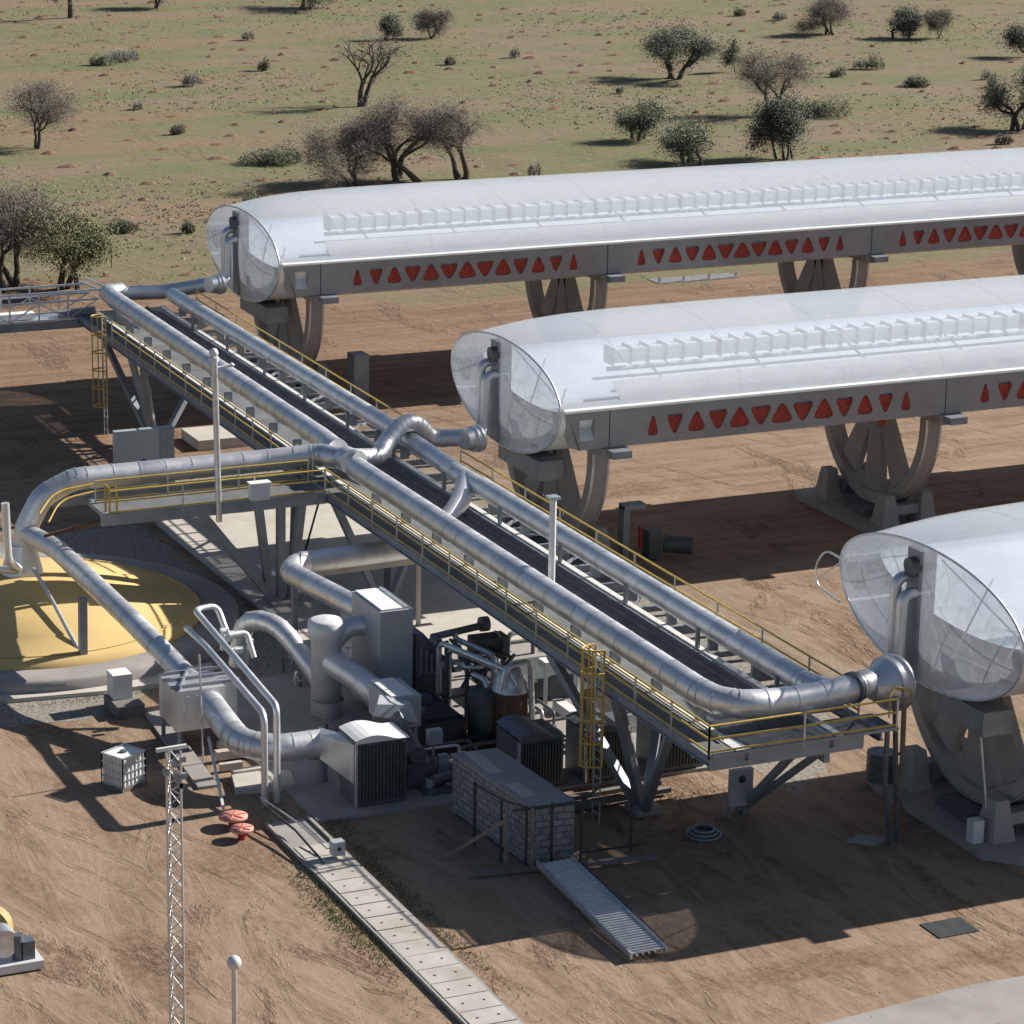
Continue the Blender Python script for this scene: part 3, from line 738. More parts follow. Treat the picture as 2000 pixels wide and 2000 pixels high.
pipe('insulated_pipe', [(41.9,138.0,6.35),(42.6,138.4,6.2),(45.2,138.9,6.0),R2(48.5,141.2,5.75)], .36, 'silver cross pipe at the far end of the rack to the farthest collector', .5)
pipe('insulated_pipe', [(41.8,136.0,6.36),(41.9,138.1,6.36),(42.8,138.4,6.3)], .42, 'bright elbow at the far left end of the rack', .5)
pipe('insulated_pipe', [(41.2,104.7,6.3),(42.9,105.0,6.05),(43.5,105.9,6.3),(44.35,106.3,6.95),(45.1,106.5,6.95),(45.9,106.8,6.1),R2(48.3,108.9,5.45)], .36, 'humped silver pipe arching over the rack to the middle collector', .45)
bpp = pipe('insulated_pipe', [(41.5,103.6,6.35),(40.6,105.6,6.25),(38.5,106.0,6.1),(30.75,106.0,6.1),(29.5,106.0,5.55),(28.8,106.0,4.3),R2(29.4,108.8,1.7)], .44, 'fat silver pipe from the rack along the side platform down onto the yellow tank', .35)
part(MB().tube([R2(29.4,108.8,1.75),R2(29.4,108.8,2.1),R2(29.4,108.8,2.9)], [.8,.72,.5], 20), 'skirt', 'clad', bpp)
for a, b in ((41.25,103.7),(41.3,105.4)):
    part(MB().tube([(a,b,6.35),(a-.05,b+.6,6.35)], .50, 20), 'collar', 'clad', bpp)
pipe('insulated_pipe', [R2(29.6,108.6,3.35),R2(30.1,106.4,3.3),R2(30.35,97.8,3.0),R2(31.1,93.2,2.0)], .38, 'silver pipe sloping from the tank neck down to the square silver box', .6)
# vertical stack at the left edge
part = part_w
vs_ = empty('silver_stack', (27.4,105.4,2), 'upright silver duct with curved foot at the left edge beside the tank neck', 'duct')
part(MB().tube([(27.55,106.0,3.3),(27.55,106.0,6.0)], .24, 16), 'riser', 'clad', vs_); part(MB().tube(fillet([(27.9,105.4,5.6),(27.95,105.4,3.3),(28.4,105.6,2.9)], .6), .16, 12), 'small_pipe', 'clad', vs_); part(MB().tube(fillet([(27.0,105.6,4.2),(27.4,105.6,3.0),(28.4,105.7,2.8)], .7), .14, 12), 'foot_pipe', 'clad', vs_)
part(MB().box((26.9,105.5,3.5),(27.3,105.9,6.3)), 'panel', 'galv', vs_)

def part(mb, *a, **k): return part_w(rk(mb), *a, **k)
# rods beyond the rack corner and lighting poles
tag(rk(MB().tube([(40.7,138.6,6.9),(41.9,137.9,6.4)], .05, 6).tube([(41.1,138.9,7.0),(42.3,138.0,6.45)], .05, 6)).build('probe_rods', 'galv'), 'pair of thin silver rods sticking out past the far end of the rack', 'rods')
p1 = empty('camera_pole', (35.45,102.75,4.9), 'silver pole with a ball camera on top, fixed to the side platform', 'pole')
part(MB().tube([(35.45,102.75,4.8),(35.33,102.75,11.1)], .12, 12), 'pole', 'galv', p1)
part(MB().lathe([(0,-.2),(.12,-.16),(.19,0),(.12,.16),(0,.2)], (35.3,102.75,11.35), 14), 'camera_ball', 'palebox', p1)
part(MB().tube([(35.3,102.75,11.05),(35.3,102.75,11.2)], .2, 12), 'collar', 'palebox', p1)
part(MB().tube([(35.35,102.75,10.75),(36.0,102.75,10.85)], .07, 8).lathe([(0,-.1),(.13,0),(0,.1)], (36.0,102.75,10.85), 10), 'arm', 'palebox', p1)
p2_ = empty('lighting_pole', (42.1,88,DK), 'plain silver pole standing between the two pipes of the rack', 'pole')
part(MB().tube([(42.05,87.3,DK),(42.05,87.3,9.05)], .12, 12), 'pole', 'galvlight', p2_); part(MB().box((41.85,87.1,9.05),(42.25,87.5,9.15)), 'cap', 'galv', p2_)
part = part_w
p3 = empty('ball_pole', (23.75,68,0), 'silver pole topped with a white ball at the bottom edge', 'pole')
part(MB().tube([(23.75,68,0),(23.75,68,3.1)], .075, 12), 'pole', 'galv', p3)
part(MB().lathe([(0,-.2),(.08,-.185),(.15,-.13),(.19,-.04),(.19,.04),(.15,.13),(.08,.185),(0,.2)], (23.75,68,3.27), 20), 'ball', 'palebox', p3)

def part(mb, *a, **k): return part_w(rk(mb), *a, **k)
# walkway bridge at the far left
TB = empty('truss_bridge', (30,137.5,5.4), 'galvanised lattice footbridge leaving the far end of the rack to the left', 'footbridge')
mb = MB(); mb2 = MB()
for yy_ in (137.3,138.9):
    for z in (5.35,6.25,6.7): mb.bar((18,yy_,z),(41.3,yy_,z), .09)
    xx = 18.0; k = 0
    while xx < 41.2:
        mb.bar((xx,yy_,5.35),(xx,yy_,6.7), .07); mb2.bar((xx,yy_,5.35 if k%2 else 6.2),(xx+1.45,yy_,6.2 if k%2 else 5.35), .05); xx += 1.45; k += 1
part(mb, 'chord', 'galv', TB); part(mb2, 'lattice', 'galv', TB)
part(MB().box((18,137.35,5.3),(41.2,138.85,5.36)), 'deck', 'galv', TB)
part(MB().box((18,137.2,4.9),(41.0,137.34,5.28)), 'edge_beam', 'steel', TB)
part(MB().box((33.6,137.6,5.4),(38.2,138.2,5.7)), 'cable_bundle', 'white', TB)
part(MB().bar((39.4,137.8,5.4),(41.2,137.6,5.55), .35, .5), 'joint_plate', 'steel', TB)
part(MB().bar((30,138,.93),(30,138,5.0), .3), 'support_leg', 'steel', TB)

part = part_w
# ------------------------------------------------------------------ tank
TK = empty('storage_tank', (29,107.3,0), 'large sunken storage tank with a yellow domed cover at the left edge', 'tank')
part(MB().lathe([(8.3,0),(8.3,.5),(8.15,.58),(6.95,.58),(6.85,.45)], (29,107.3,0), 72), 'concrete_ring', 'concrete', TK)
dm = part(MB().lathe([(6.9,.5),(6.85,.72),(6.5,.86),(4.8,1.08),(4.77,1.12),(3,1.45),(1.5,1.7),(0,1.85)], (29,107.3,0), 72), 'domed_cover', 'dome', TK)
part(MB().lathe([(6.3,.9),(6.35,.94),(6.4,.9)], (29,107.3,0), 72, -120, 60), 'rim_seam', 'dome', TK)
lr = tag(MB().tube(fillet([(29.5,107.6,2.2),(29.4,105.5,2.05),(29.35,102.5,1.3),(29.45,100.7,.65)], 1.0), .08, 8).build('handrail_tube', 'galv'), 'curved silver tube lying down the yellow dome', 'tube')
tag(MB().bar((29.45,100.9,0),(29.5,100.9,3.0), .28).build('support_post', 'steel'), 'dark steel post standing before the yellow dome under the sloping pipe', 'post')
tag(MB().box((29.5,100.0,.16),(30.4,100.2,.24)).box((29.7,99.4,.16),(29.85,100.8,.22)).build('timber_scraps', 'plank'), 'dark scraps lying by the tank kerb at the foot of the post', 'scraps')

# ------------------------------------------------------------------ equipment around the slab
SB = empty('silver_plenum', (32,94.2,0), 'square silver sheet-metal box that joins the sloping pipe to the fat bend', 'duct box')
mb = MB(); mb.box((30.0,91.56,.85),(31.75,93.5,2.3)); mb.box((31.78,92.2,.6),(32.4,93.3,2.2)); part(mb, 'housing', 'clad', SB)
mb = MB(); mb.bar((29.9,91.9,2.36),(32.4,91.9,2.36), .1); mb.bar((29.9,92.7,2.36),(32.4,92.7,2.36), .1); mb.bar((29.9,93.4,2.36),(32.4,93.4,2.36), .1); mb.bar((30.1,91.6,2.38),(31.0,93.4,2.38), .08)
part(mb, 'frame', 'steel', SB)
mb = MB()
for q in ((30.1,91.7),(31.65,91.7),(30.1,93.4),(32.3,93.2)): mb.bar((*q,0),(*q,.85), .12)
part(mb, 'foot', 'steel', SB)
mb = MB()
for i in range(4): mb.box((30.35+.34*i,91.52,1.2+.12*(i%2)),(30.42+.34*i,91.56,2.1))
part(mb, 'stiffener', 'galvlight', SB)
tag(MB().box((29.3,96.6,.45),(30.0,97.4,1.35)).build('cabinet', 'white'), 'small white cabinet on a dark plinth beside the gravel', 'cabinet')
tag(MB().box((29.2,95.8,0),(30.2,97.5,.44)).build('plinth_block', 'plank'), 'dark concrete block below the small white cabinet', 'plinth')
pipe('insulated_pipe', [(31.2,91.9,1.75),(31.0,88.0,1.55),(31.9,87.1,1.5),(33.7,87.1,1.5)], .47, 'fat bright silver pipe bending right, from the square box to the louvred hood', .9)
EX = empty('louvred_hood', (34.5,84.8,.1), 'louvred air hood with pale roof, leftmost of the four, beside the fat silver bend', 'air hood', 'louvred air hoods along the slab edge')
def hood(rt, x0, x1, y0, y1, z0, z1, louvmat='darkgreen', top='lid', roof=.35):
    part(MB().box((x0,y0+.06,z0),(x1,y1,z1)), 'body', 'machine', rt)
    n = 14; mb = MB()
    for i in range(n):
        a = x0+.05+(x1-x0-.1)*(i+.3)/n; mb.box((a,y0-.02,z0+.12),(a+.05,y0+.06,z1-.12))
    part(mb, 'louvre', louvmat, rt)
    part(MB().box((x0-.03,y0-.03,z0),(x0+.04,y0+.1,z1)), 'corner_post', 'galv', rt)
    k = 10; vs = []
    for i in range(k+1):
        t = i/k; vs.append((x0-.05+(x1-x0+.1)*t, roof*math.sin(math.pi*min(1,t*1.15+.12))))
    mb = MB(); P = [(a, z1+.02+max(0,b)) for a,b in vs]
    mb.add([(a,y0-.05,b) for a,b in P]+[(a,y1,b) for a,b in P]+[(a,y0-.05,z1) for a,b in P], [(i,i+1,k+2+i,k+1+i) for i in range(k)]+[(i,i+1,2*k+3+i,2*k+2+i) for i in range(k)], False)
    part(mb, 'roof', top, rt)
hood(EX, 33.75, 35.55, 84.4, 85.9, .15, 2.35, top='white', roof=.22)
part(MB().hexa([(33.35,86.7,1.1),(33.73,84.6,.9),(33.73,85.85,.9),(33.6,87.4,1.1),(33.35,86.7,1.95),(33.73,84.6,2.25),(33.73,85.85,2.25),(33.6,87.4,1.95)]), 'side_transition', 'clad', EX)
H2 = empty('louvred_hood', (40.1,84.6,.1), 'dark louvred air hood behind the stone stack, second from the left', 'air hood', 'louvred air hoods along the slab edge'); hood(H2, 39.3, 40.95, 83.75, 85.6, .15, 1.85, top='machine', roof=.3)
H3 = empty('louvred_hood', (42.8,85,.1), 'louvred air hood behind the near ladder cage, third from the left', 'air hood', 'louvred air hoods along the slab edge'); hood(H3, 41.7, 43.4, 83.6, 85.2, .15, 1.9, top='machine', roof=.2)
H4 = empty('louvred_hood', (45.7,85,.1), 'louvred air hood under the near rack corner, rightmost of the four', 'air hood', 'louvred air hoods along the slab edge'); hood(H4, 44.4, 46.2, 83.5, 85.2, .15, 1.85, top='machine', roof=.2)
# valve body between the hood and stone stack
VB = empty('valve_block', (36.4,85.6,.1), 'cluster of blue-grey valves and motors right of the first louvred hood', 'valves')
mb = MB(); mb.box((35.9,85.2,.3),(36.9,86.4,1.1)); mb.tube([(36.2,85.0,1.4),(36.2,86.6,1.4)], .3, 12); mb.tube([(35.9,86.2,2.6),(36.6,85.2,1.0)], .12, 8); part(mb, 'valve', 'machine', VB)
mb = MB(); mb.box((37.0,86.0,1.3),(37.5,86.3,1.8)); mb.bar((37.2,86.1,.1),(37.2,86.1,1.3), .08); part(mb, 'actuator', 'box', VB)
mb = MB(); mb.tube([(36.6,84.8,.5),(38.2,85.4,.5)], .2, 10); mb.tube([(37.0,84.6,.35),(38.4,84.9,.35)], .12, 8); mb.box((36.3,84.5,.12),(38.8,86.6,.3)); part(mb, 'manifold', 'machine', VB)
for i in range(9):
    a = random.Random(i); xx = 35.9+a.random()*2.2; y_ = 84.6+a.random()*1.6
    VBm = MB().box((xx,y_,.3),(xx+.15+.25*a.random(),y_+.2,.5+.5*a.random())); part(VBm, 'fitting', 'box' if i % 3 else 'galv', VB)
# silver upright drum and its ducts
DR = empty('silver_drum', (36.6,93.6,.1), 'upright silver drum with a pale domed lid between the two ducts', 'drum')
part(MB().lathe([(0,0),(.55,0),(.55,2.9),(.66,2.95),(.66,3.45),(.5,3.52),(0,3.55)], (36.1,93.2,.2), 28), 'shell', 'galvlight', DR)
part(MB().lathe([(.30,.0),(.56,.9)], (36.1,93.0,-.1), 24), 'cone', 'clad', DR)
pipe('insulated_pipe', [(34.0,96.6,1.2),(34.15,96.4,3.0),(35.0,95.2,3.1),(35.9,93.6,1.5),(36.0,93.3,1.2)], .36, 'silver duct arching up and down to the upright silver drum', .9)
pipe('insulated_pipe', [(36.3,93.3,2.7),(37.1,93.5,3.3),(38.0,93.2,3.2)], .36, 'dark silver elbow from the drum to the tall grey box', .6)
pipe('insulated_pipe', [(36.2,92.8,2.2),(36.6,91.0,2.0),(36.7,89.2,1.9)], .46, 'fat silver duct from the drum to the low grey end box', .6)
DB = empty('duct_box', (37.0,88.5,0), 'low grey sheet-metal box at the end of the fat silver duct, above the first hood', 'duct box')
part(MB().box((36.15,87.4,1.5),(37.3,89.3,2.6)), 'housing', 'box', DB); part(MB().box((36.25,87.5,2.61),(37.05,89.3,2.66)), 'lid', 'white', DB)
part(MB().hexa([(35.2,86.6,2.4),(36.8,86.4,2.0),(36.8,87.4,1.6),(35.6,87.6,1.8),(35.4,86.7,2.75),(36.6,86.6,2.6),(36.8,87.5,2.5),(35.9,87.7,2.7)]), 'chute', 'box', DB)
mb = MB()
for q in ((36.3,87.6),(37.2,87.6),(36.3,89.2),(37.2,89.2)): mb.bar((*q,.1),(*q,1.5), .1)
part(mb, 'foot', 'steel', DB)
TB2 = empty('tall_duct_box', (38.0,92.4,.1), 'tall narrow dark grey box with a pale top, tallest box in the yard', 'duct box')
part(MB().box((37.5,91.6,.4),(38.75,94.3,4.25)), 'housing', 'box', TB2); part(MB().box((37.6,91.7,4.26),(38.4,94.2,4.31)), 'lid', 'white', TB2); part(MB().box((38.5,91.7,4.26),(38.62,94.2,4.33)), 'rim', 'galv', TB2)
pipe('insulated_pipe', [(43.6,101.2,3.4),(37.9,100.9,3.4),(37.2,99.9,3.4),(37.9,94.3,3.5)], .42, 'silver pipe with a square bend passing under the rack to the tall grey box', .5)
mb = MB(); mb.bar((37.2,99.3,0),(37.2,99.3,3.0), .2); mb.bar((38.2,99.6,0),(38.2,99.6,3.0), .12); tag(mb.build('pipe_prop', 'steel'), 'two dark props holding the square-bend pipe', 'prop')
tag(MB().box((38.6,98.0,.1),(40.2,98.15,2.4)).build('partition', 'palebox'), 'pale upright panel standing beneath the square-bend pipe', 'panel')
tag(MB().bar((38.6,101.4,2.75),(48.0,101.8,2.75), .3, .2).bar((43.2,101.6,.1),(43.2,101.6,2.7), .15).build('concrete_rail', 'lid'), 'pale horizontal rail beyond the square-bend pipe under the rack', 'rail')
MC = empty('blower_set', (38.6,90,.1), 'bulky black blower set with a wedge-shaped hood right of the tall box', 'machine')
part(MB().box((37.6,88.3,.25),(39.4,91.3,1.15)).box((37.75,88.5,1.15),(39.2,91.1,1.3)), 'housing', 'black', MC)
part(MB().box((38.85,91.5,.6),(40.1,92.6,1.7)), 'upper_housing', 'darkgreen', MC)
part(MB().hexa([(38.85,91.5,1.72),(40.5,91.5,1.72),(40.5,92.6,1.72),(38.85,92.6,1.72),(38.9,91.7,3.25),(39.2,91.7,3.25),(39.2,92.5,3.25),(38.9,92.5,3.25)]), 'wedge_hood', 'machine', MC)
for i in range(6): part(MB().box((38.98+.2*i,91.44,1.85),(39.05+.2*i,91.5,2.9-.2*i)), 'rib', 'steel', MC)
part(MB().box((39.3,88.25,.8),(39.42,88.8,1.15)), 'rust_patch', 'rust', MC)
part(MB().box((37.4,87.9,.12),(41.4,88.2,.24)), 'base_frame', 'black', MC)
part(MB().tube([(37.9,88.9,1.3),(37.9,88.9,1.55)], .2, 12), 'inlet_cap', 'machine', MC); part(MB().tube([(38.6,90.2,1.3),(38.6,90.2,1.5)], .28, 12), 'inlet_cap', 'machine', MC)
# pipe skid with vessel
SK = empty('pipe_skid', (40.6,89.6,.1), 'pipe frame with black hoses and bent silver pipes, in the centre of the yard', 'pipe skid')
for pts in ([(39.45,90.9,.2),(39.45,90.9,3.15),(40.75,87.7,2.9),(40.9,87.4,2.5)], [(39.75,90.7,.2),(39.75,90.7,2.95),(40.55,88.8,2.8)], [(40.25,91.3,3.3),(40.25,91.3,3.05),(40.95,89.5,2.9),(40.95,89.5,1.4)],
            [(40.1,89.4,2.35),(40.35,88.8,2.3),(40.35,88.8,.3)], [(40.35,87.6,2.3),(40.55,87.6,3.15),(41.5,87.7,3.2),(41.65,87.7,.4)], [(44.2,95.4,.3),(44.2,95.4,1.5),(45.6,95.5,1.5),(45.6,95.5,.6)], [(41.65,87.7,.9),(41.3,87.1,.6),(41.1,87.0,.3)]):
    part(MB().tube(fillet(pts, .3), .105, 12), 'bent_pipe', 'galv', SK)
for q in ((39.55,90.4),(40.1,89.9),(40.05,91.6),(41.3,91.4),(41.9,90.8),(40.9,90.6)): part(MB().bar((*q,.1),(*q,2.9), .12), 'frame_post', 'darkgreen', SK)
part(MB().bar((39.55,90.4,1.2),(41.9,90.8,1.2), .09).bar((39.55,90.4,1.2),(39.55,91.6,1.2), .09), 'frame_rail', 'darkgreen', SK)
part(MB().tube([(39.3,91.2,3.25),(41.4,91.5,3.35)], .13, 10).tube([(41.3,91.5,3.4),(41.6,91.5,3.4)], .27, 14).tube([(39.3,91.2,3.2),(39.45,90.9,3.1)], .18, 10), 'header_pipe', 'machine', SK)
part(MB().box((40.9,90.9,2.3),(42.2,91.7,3.0)), 'valve_bank', 'darkgreen', SK)
r_ = random.Random(3)
for i in range(16):
    a = (39.7+r_.random()*2.4, 89.6+r_.random()*2.0, 1.5+r_.random()*1.6); b = (39.8+r_.random()*2.4, 89.4+r_.random()*2.2, 1.0+r_.random()*1.8)
    part(MB().tube(fillet([a,(a[0],b[1],a[2]+.15),b], .3), .05+.035*r_.random(), 8), 'hose', ('black','machine','black','galv')[i%4], SK)
for i in range(14):
    a = (39.7+r_.random()*2.2, 89.6+r_.random()*2.0, 1.9+r_.random()*1.0)
    part(MB().tube([a,(a[0],a[1],a[2]+.14)], .12, 10), 'hose_clamp', ('machine','box','steel')[i%3], SK)
part(MB().box((42.2,91.6,.3),(45.6,94.2,.9)), 'low_duct', 'darkgreen', SK)
PW = empty('yard_pipework', (38,88,.1), 'low tangle of small grey pipes and valves on the slab among the boxes', 'pipework')
r_ = random.Random(21)
for i in range(26):
    x = r_.uniform(35.2,44.2); y = r_.uniform(85.8,97.2)
    if 37.3 < x < 41.8 and 88.3 < y < 94.5: continue
    z = r_.uniform(.35,1.1); L = r_.uniform(.8,2.6); ra = r_.uniform(.035,.085)
    pts = [(x,y,.1),(x,y,z),(x+(L if i%2 else 0),y+(0 if i%2 else L),z),(x+(L if i%2 else .0),y+(0 if i%2 else L),.1)]
    q = part(MB().tube(fillet(pts, .15), ra, 8), 'small_pipe', ('galv','clad','machine','darkgreen')[i%4], PW)
    part(MB().tube([(x,y,z*.5),(x,y,z*.5+.07)], ra*2.1, 10), 'flange', 'galv', q)
    if i % 3 == 0: part(MB().tube([(x+(L*.5 if i%2 else 0),y+(0 if i%2 else L*.5),z),(x+(L*.5 if i%2 else 0),y+(0 if i%2 else L*.5),z+.3)], .03, 6).tube([(x+(L*.5 if i%2 else 0),y+(0 if i%2 else L*.5),z+.3),(x+(L*.5 if i%2 else 0),y+(0 if i%2 else L*.5),z+.33)], .13, 12), 'valve', 'redpaint' if i % 2 else 'box', q)
VS = empty('pressure_vessel', (41.0,88.2,.1), 'upright dark vessel with a dull silver domed head, streaked with rust', 'vessel')
part(MB().lathe([(0,.1),(.62,.1),(.62,2.0)], (41.0,88.2,.1), 24), 'shell', 'rust', VS)
part(MB().lathe([(.66,1.96),(.66,2.04),(.62,2.08),(.6,2.3),(.48,2.6),(.28,2.78),(0,2.85)], (41.0,88.2,.1), 24), 'head', 'galv', VS)
part(MB().lathe([(0,.1),(.55,.1),(.55,1.8),(.5,1.9),(0,1.95)], (40.2,88.7,.1), 20), 'side_shell', 'darkgreen', VS)
part(MB().tube([(41.0,87.6,.6),(41.0,87.2,.6)], .14, 10).tube([(41.0,87.2,.6),(41.0,87.12,.6)], .22, 12), 'nozzle', 'galv', VS)
WF = empty('portal', (44.1,90.8,0), 'white portal frame standing right of the domed vessel', 'frame')
part(MB().bar((43.5,90.6,.1),(43.5,90.6,1.75), .12).bar((44.7,90.6,.1),(44.7,90.6,1.7), .12), 'upright', 'white', WF)
part(MB().box((43.42,90.5,1.75),(44.8,91.1,2.0)), 'top_box', 'white', WF)
part(MB().box((43.75,90.7,.5),(44.5,90.78,1.4)), 'screen', 'machine', WF)
tag(MB().box((45.5,91.6,1.2),(45.8,92.0,2.0)).bar((44.9,91.8,1.3),(46.6,91.8,1.3), .1).build('white_tank', 'white'), 'small bright white tank on a rail beyond the white portal frame', 'tank')
RE = empty('control_rack', (45.2,90.5,0), 'black and red equipment rack beneath the pipe rack', 'rack')
part(MB().box((44.7,90.0,.2),(45.5,90.9,1.0)), 'cabinet', 'black', RE); part(MB().box((45.4,89.92,.3),(45.85,89.98,1.25)), 'red_cover', 'redpaint', RE)
tag(MB().box((43.4,88.4,.5),(43.8,89.8,.85)).build('grey_motor', 'white'), 'small pale motor cover beside the black and red rack', 'motor')
tag(MB().tube([(43.7,87.2,.1),(43.7,87.2,1.3)], .24, 12).tube([(43.7,87.2,1.3),(43.7,87.2,1.6)], .12, 10).build('feed_pump', 'machine'), 'dark upright pump with a narrow neck left of the near ladder', 'pump')
tag(MB().tube([(43.0,86.6,.1),(43.0,86.6,1.1)], .2, 12).box((42.7,86.3,1.1),(43.3,86.9,1.2)).build('feed_pump', 'steel'), 'grey upright pump with a square plate left of the near ladder', 'pump')
tag(MB().tube([(44.4,89.7,0),(44.4,89.7,3.0)], .13, 10).build('riser_pipe', 'galv'), 'single grey riser pipe standing left of the near ladder cage', 'pipe')
tag(MB().box((44.3,88.0,.1),(45.1,88.1,2.2)).build('pale_board', 'lid'), 'tall pale board seen through the near ladder cage', 'board')
tag(MB().box((44.9,87.0,.3),(45.5,87.5,1.0)).tube([(45.2,87.2,1.0),(45.2,87.2,1.35)], .15, 10).build('chimney_cowl', 'galvlight'), 'small bright cowl seen between the near rack legs', 'cowl')
mb = MB()
for y_ in (81.6,82.3): mb.bar((38.6,y_,.2),(44.0,y_+.3,.2), .22, .16)
tag(mb.build('timber_kerb', 'plank'), 'dark long timbers behind the near ladder foot', 'timber')
# concrete beams and planks by the left pit
tag(MB().box((30.8,89.4,.05),(31.6,89.6,.3)).box((31.0,88.6,.05),(32.0,88.9,.3)).box((31.0,90.3,.1),(33.0,90.6,.4)).box((31.4,91.2,.1),(33.2,91.5,.35)).build('timber_offcuts', 'slab'), 'pale concrete offcuts on the ground below the fat silver bend', 'offcuts')
tag(MB().prism([(30.6,87.3),(32.6,87.0),(32.9,88.3),(31.0,88.9)], 0, .22).build('broken_slab', 'slab'), 'broken pale slab behind the twin upright pipes', 'slab')
mb = MB(); mb.tube([(33.6,87.2,.12),(33.6,87.2,1.0)], .22, 12); mb.box((33.1,86.9,1.0),(34.1,87.5,1.12))
tag(mb.build('pipe_stand', 'steel'), 'short round stand under the fat silver pipe', 'stand')
# twin inverted U pipes
LP = empty('twin_loop_pipes', (31.2,86.2,0), 'pair of slim silver pipes rising in front and running back to the valves', 'pipes')
part(MB().tube(fillet([(31.15,86.0,0),(31.15,86.0,3.2),(31.5,93.0,3.4),(31.6,95.2,3.3)], .45), .115, 12), 'slim_pipe', 'clad', LP)
part(MB().tube(fillet([(31.65,86.2,0),(31.65,86.2,3.35),(32.1,95.8,3.75),(33.0,96.0,3.75),(33.2,95.2,2.6)], .35), .115, 12), 'slim_pipe', 'clad', LP)
part(MB().tube(fillet([(32.6,93.6,3.4),(33.3,93.7,3.4),(33.4,93.2,2.6)], .2), .1, 10), 'valve_loop', 'galvlight', LP)
mb = MB(); r_ = random.Random(9)
for i in range(12):
    xx, y_, z = 32.4+r_.random()*1.0, 92.4+r_.random()*3, 2.7+r_.random()*.7; mb.box((xx,y_,z),(xx+.12+.18*r_.random(),y_+.2,z+.12+.15*r_.random()))
part(mb, 'valve_fitting', 'palebox', LP)
tag(MB().tube([(30.5,90.3,.1),(30.4,90.3,4.0)], .035, 6).build('thin_rod', 'galv'), 'thin upright rod in front of the square silver box', 'rod')
tag(MB().bar((30.6,90.0,1.1),(29.75,86.1,.1), .09).build('leaning_rod', 'galvlight'), 'thin pale rod leaning towards the pink discs', 'rod')

# stone stack in its frame
ST = empty('stone_block_stack', (37.6,80.3,0), 'long flat-topped stack of grey stone blocks in a steel cage', 'block stack')
part(MB().prism([(36.95,77.95),(38.45,77.8),(38.1,83.0),(36.6,83.1)], .1, 2.0), 'blocks', 'stone', ST)
part(MB().prism([(36.9,77.9),(38.5,77.75),(38.15,83.05),(36.55,83.15)], 2.01, 2.08), 'cover', 'concrete', ST)
mb = MB()
for q in ((36.75,77.7),(38.6,77.6),(37.6,77.65),(36.3,78.6),(36.1,80.2)): mb.bar((*q,.05),(*q,2.2), .07)
mb.bar((36.3,77.75,2.1),(40.3,77.5,2.1), .08); mb.bar((38.6,77.6,.4),(40.6,77.5,.4), .07); mb.bar((40.3,77.5,.2),(40.3,77.5,2.1), .06); mb.bar((38.6,77.6,2.1),(40.3,79.2,2.0), .05)
mb.bar((36.1,80.2,2.15),(36.3,78.6,2.15), .05).bar((36.3,78.6,2.15),(36.75,77.7,2.15), .05); part(mb, 'cage_frame', 'black', ST)
mb = MB(); mb.bar((36.35,78.3,.1),(36.35,78.3,2.15), .09); mb.bar((36.9,77.6,.1),(36.9,77.6,2.15), .08)
part(mb, 'timber_post', 'wood', ST)
part(MB().prism([(36.75,81.0),(37.05,80.95),(36.9,83.0),(36.6,83.0)], 2.085, 2.10) if False else MB().box((37.0,78.6,2.085),(37.5,79.9,2.1)), 'sun_patch', 'lid', ST)  # pale sheet stands in for a patch of sunlight on the cover
part(MB().box((36.95,80.9,2.085),(37.4,83.0,2.1)), 'sun_patch', 'lid', ST)  # second patch of sun, drawn as a pale sheet
tag(MB().bar((36.4,78.3,1.6),(34.9,79.6,.1), .11).build('leaning_timber', 'wood'), 'long timber leaning against the left side of the stone stack', 'timber')
tag(MB().bar((34.9,77.9,.15),(37.2,77.5,.15), .16, .14).build('ground_beam', 'plank'), 'dark beam on the ground left of the stone stack foot', 'beam')
tag(MB().bar((38.5,77.2,.18),(40.9,76.9,.18), .16, .14).build('ground_beam', 'plank'), 'dark beam on the ground right of the stone stack foot', 'beam')
TR = empty('grating_ramp', (37.5,74,0), 'long slatted metal ramp sloping down in front of the stone stack', 'ramp')
mb = MB(); mb.bar((36.95,77.3,.42),(36.75,70.4,.20), .07, .2); mb.bar((38.1,77.3,.42),(37.9,70.4,.20), .07, .2); part(mb, 'side_rail', 'galv', TR)
mb = MB(); y_ = 70.5
while y_ < 77.2:
    z = .20+(y_-70.4)*.032; d = (y_-70.4)*.029; mb.box((36.78+d,y_,z),(37.9+d,y_+.09,z+.04)); y_ += .16
for k_ in range(5):
    a = 36.95+.2*k_; mb.bar((a+.2,77.3,.40),(a,70.4,.18), .03, .04)
part(mb, 'slat', 'galvlight', TR)
part(MB().bar((38.35,77.2,.35),(38.1,71.0,.2), .06), 'guide_tube', 'machine', TR)

# control panel at the rack corner
CP = empty('switch_cabinet', (45.1,79,0), 'blue-grey control panel with a round black port, below the rack corner', 'control panel')
part(MB().box((44.7,79.0,.5),(45.52,79.2,1.75)), 'housing', 'box', CP); part(MB().tube([(45.1,79.0,1.42),(45.1,78.97,1.42)], .13, 14), 'port', 'black', CP); part(MB().bar((44.8,79.3,0),(44.8,79.3,.6), .08).bar((45.4,79.3,0),(45.4,79.3,.6), .08), 'foot', 'steel', CP)
CO = empty('hose_coil', (43.3,78.2,0), 'grey coil of hose lying in the shade below the near rack', 'hose coil')
for k_ in range(3):
    mb = MB(); rr = .55-.1*k_; mb.tube([(43.3+rr*math.cos(R(a)),78.2+rr*math.sin(R(a)),.08+.09*k_) for a in range(0,361,15)], .05, 6, False); part(mb, 'coil', 'steel', CO)
part(MB().box((42.9,77.7,0),(43.9,78.6,.04)), 'pallet', 'plank', CO)
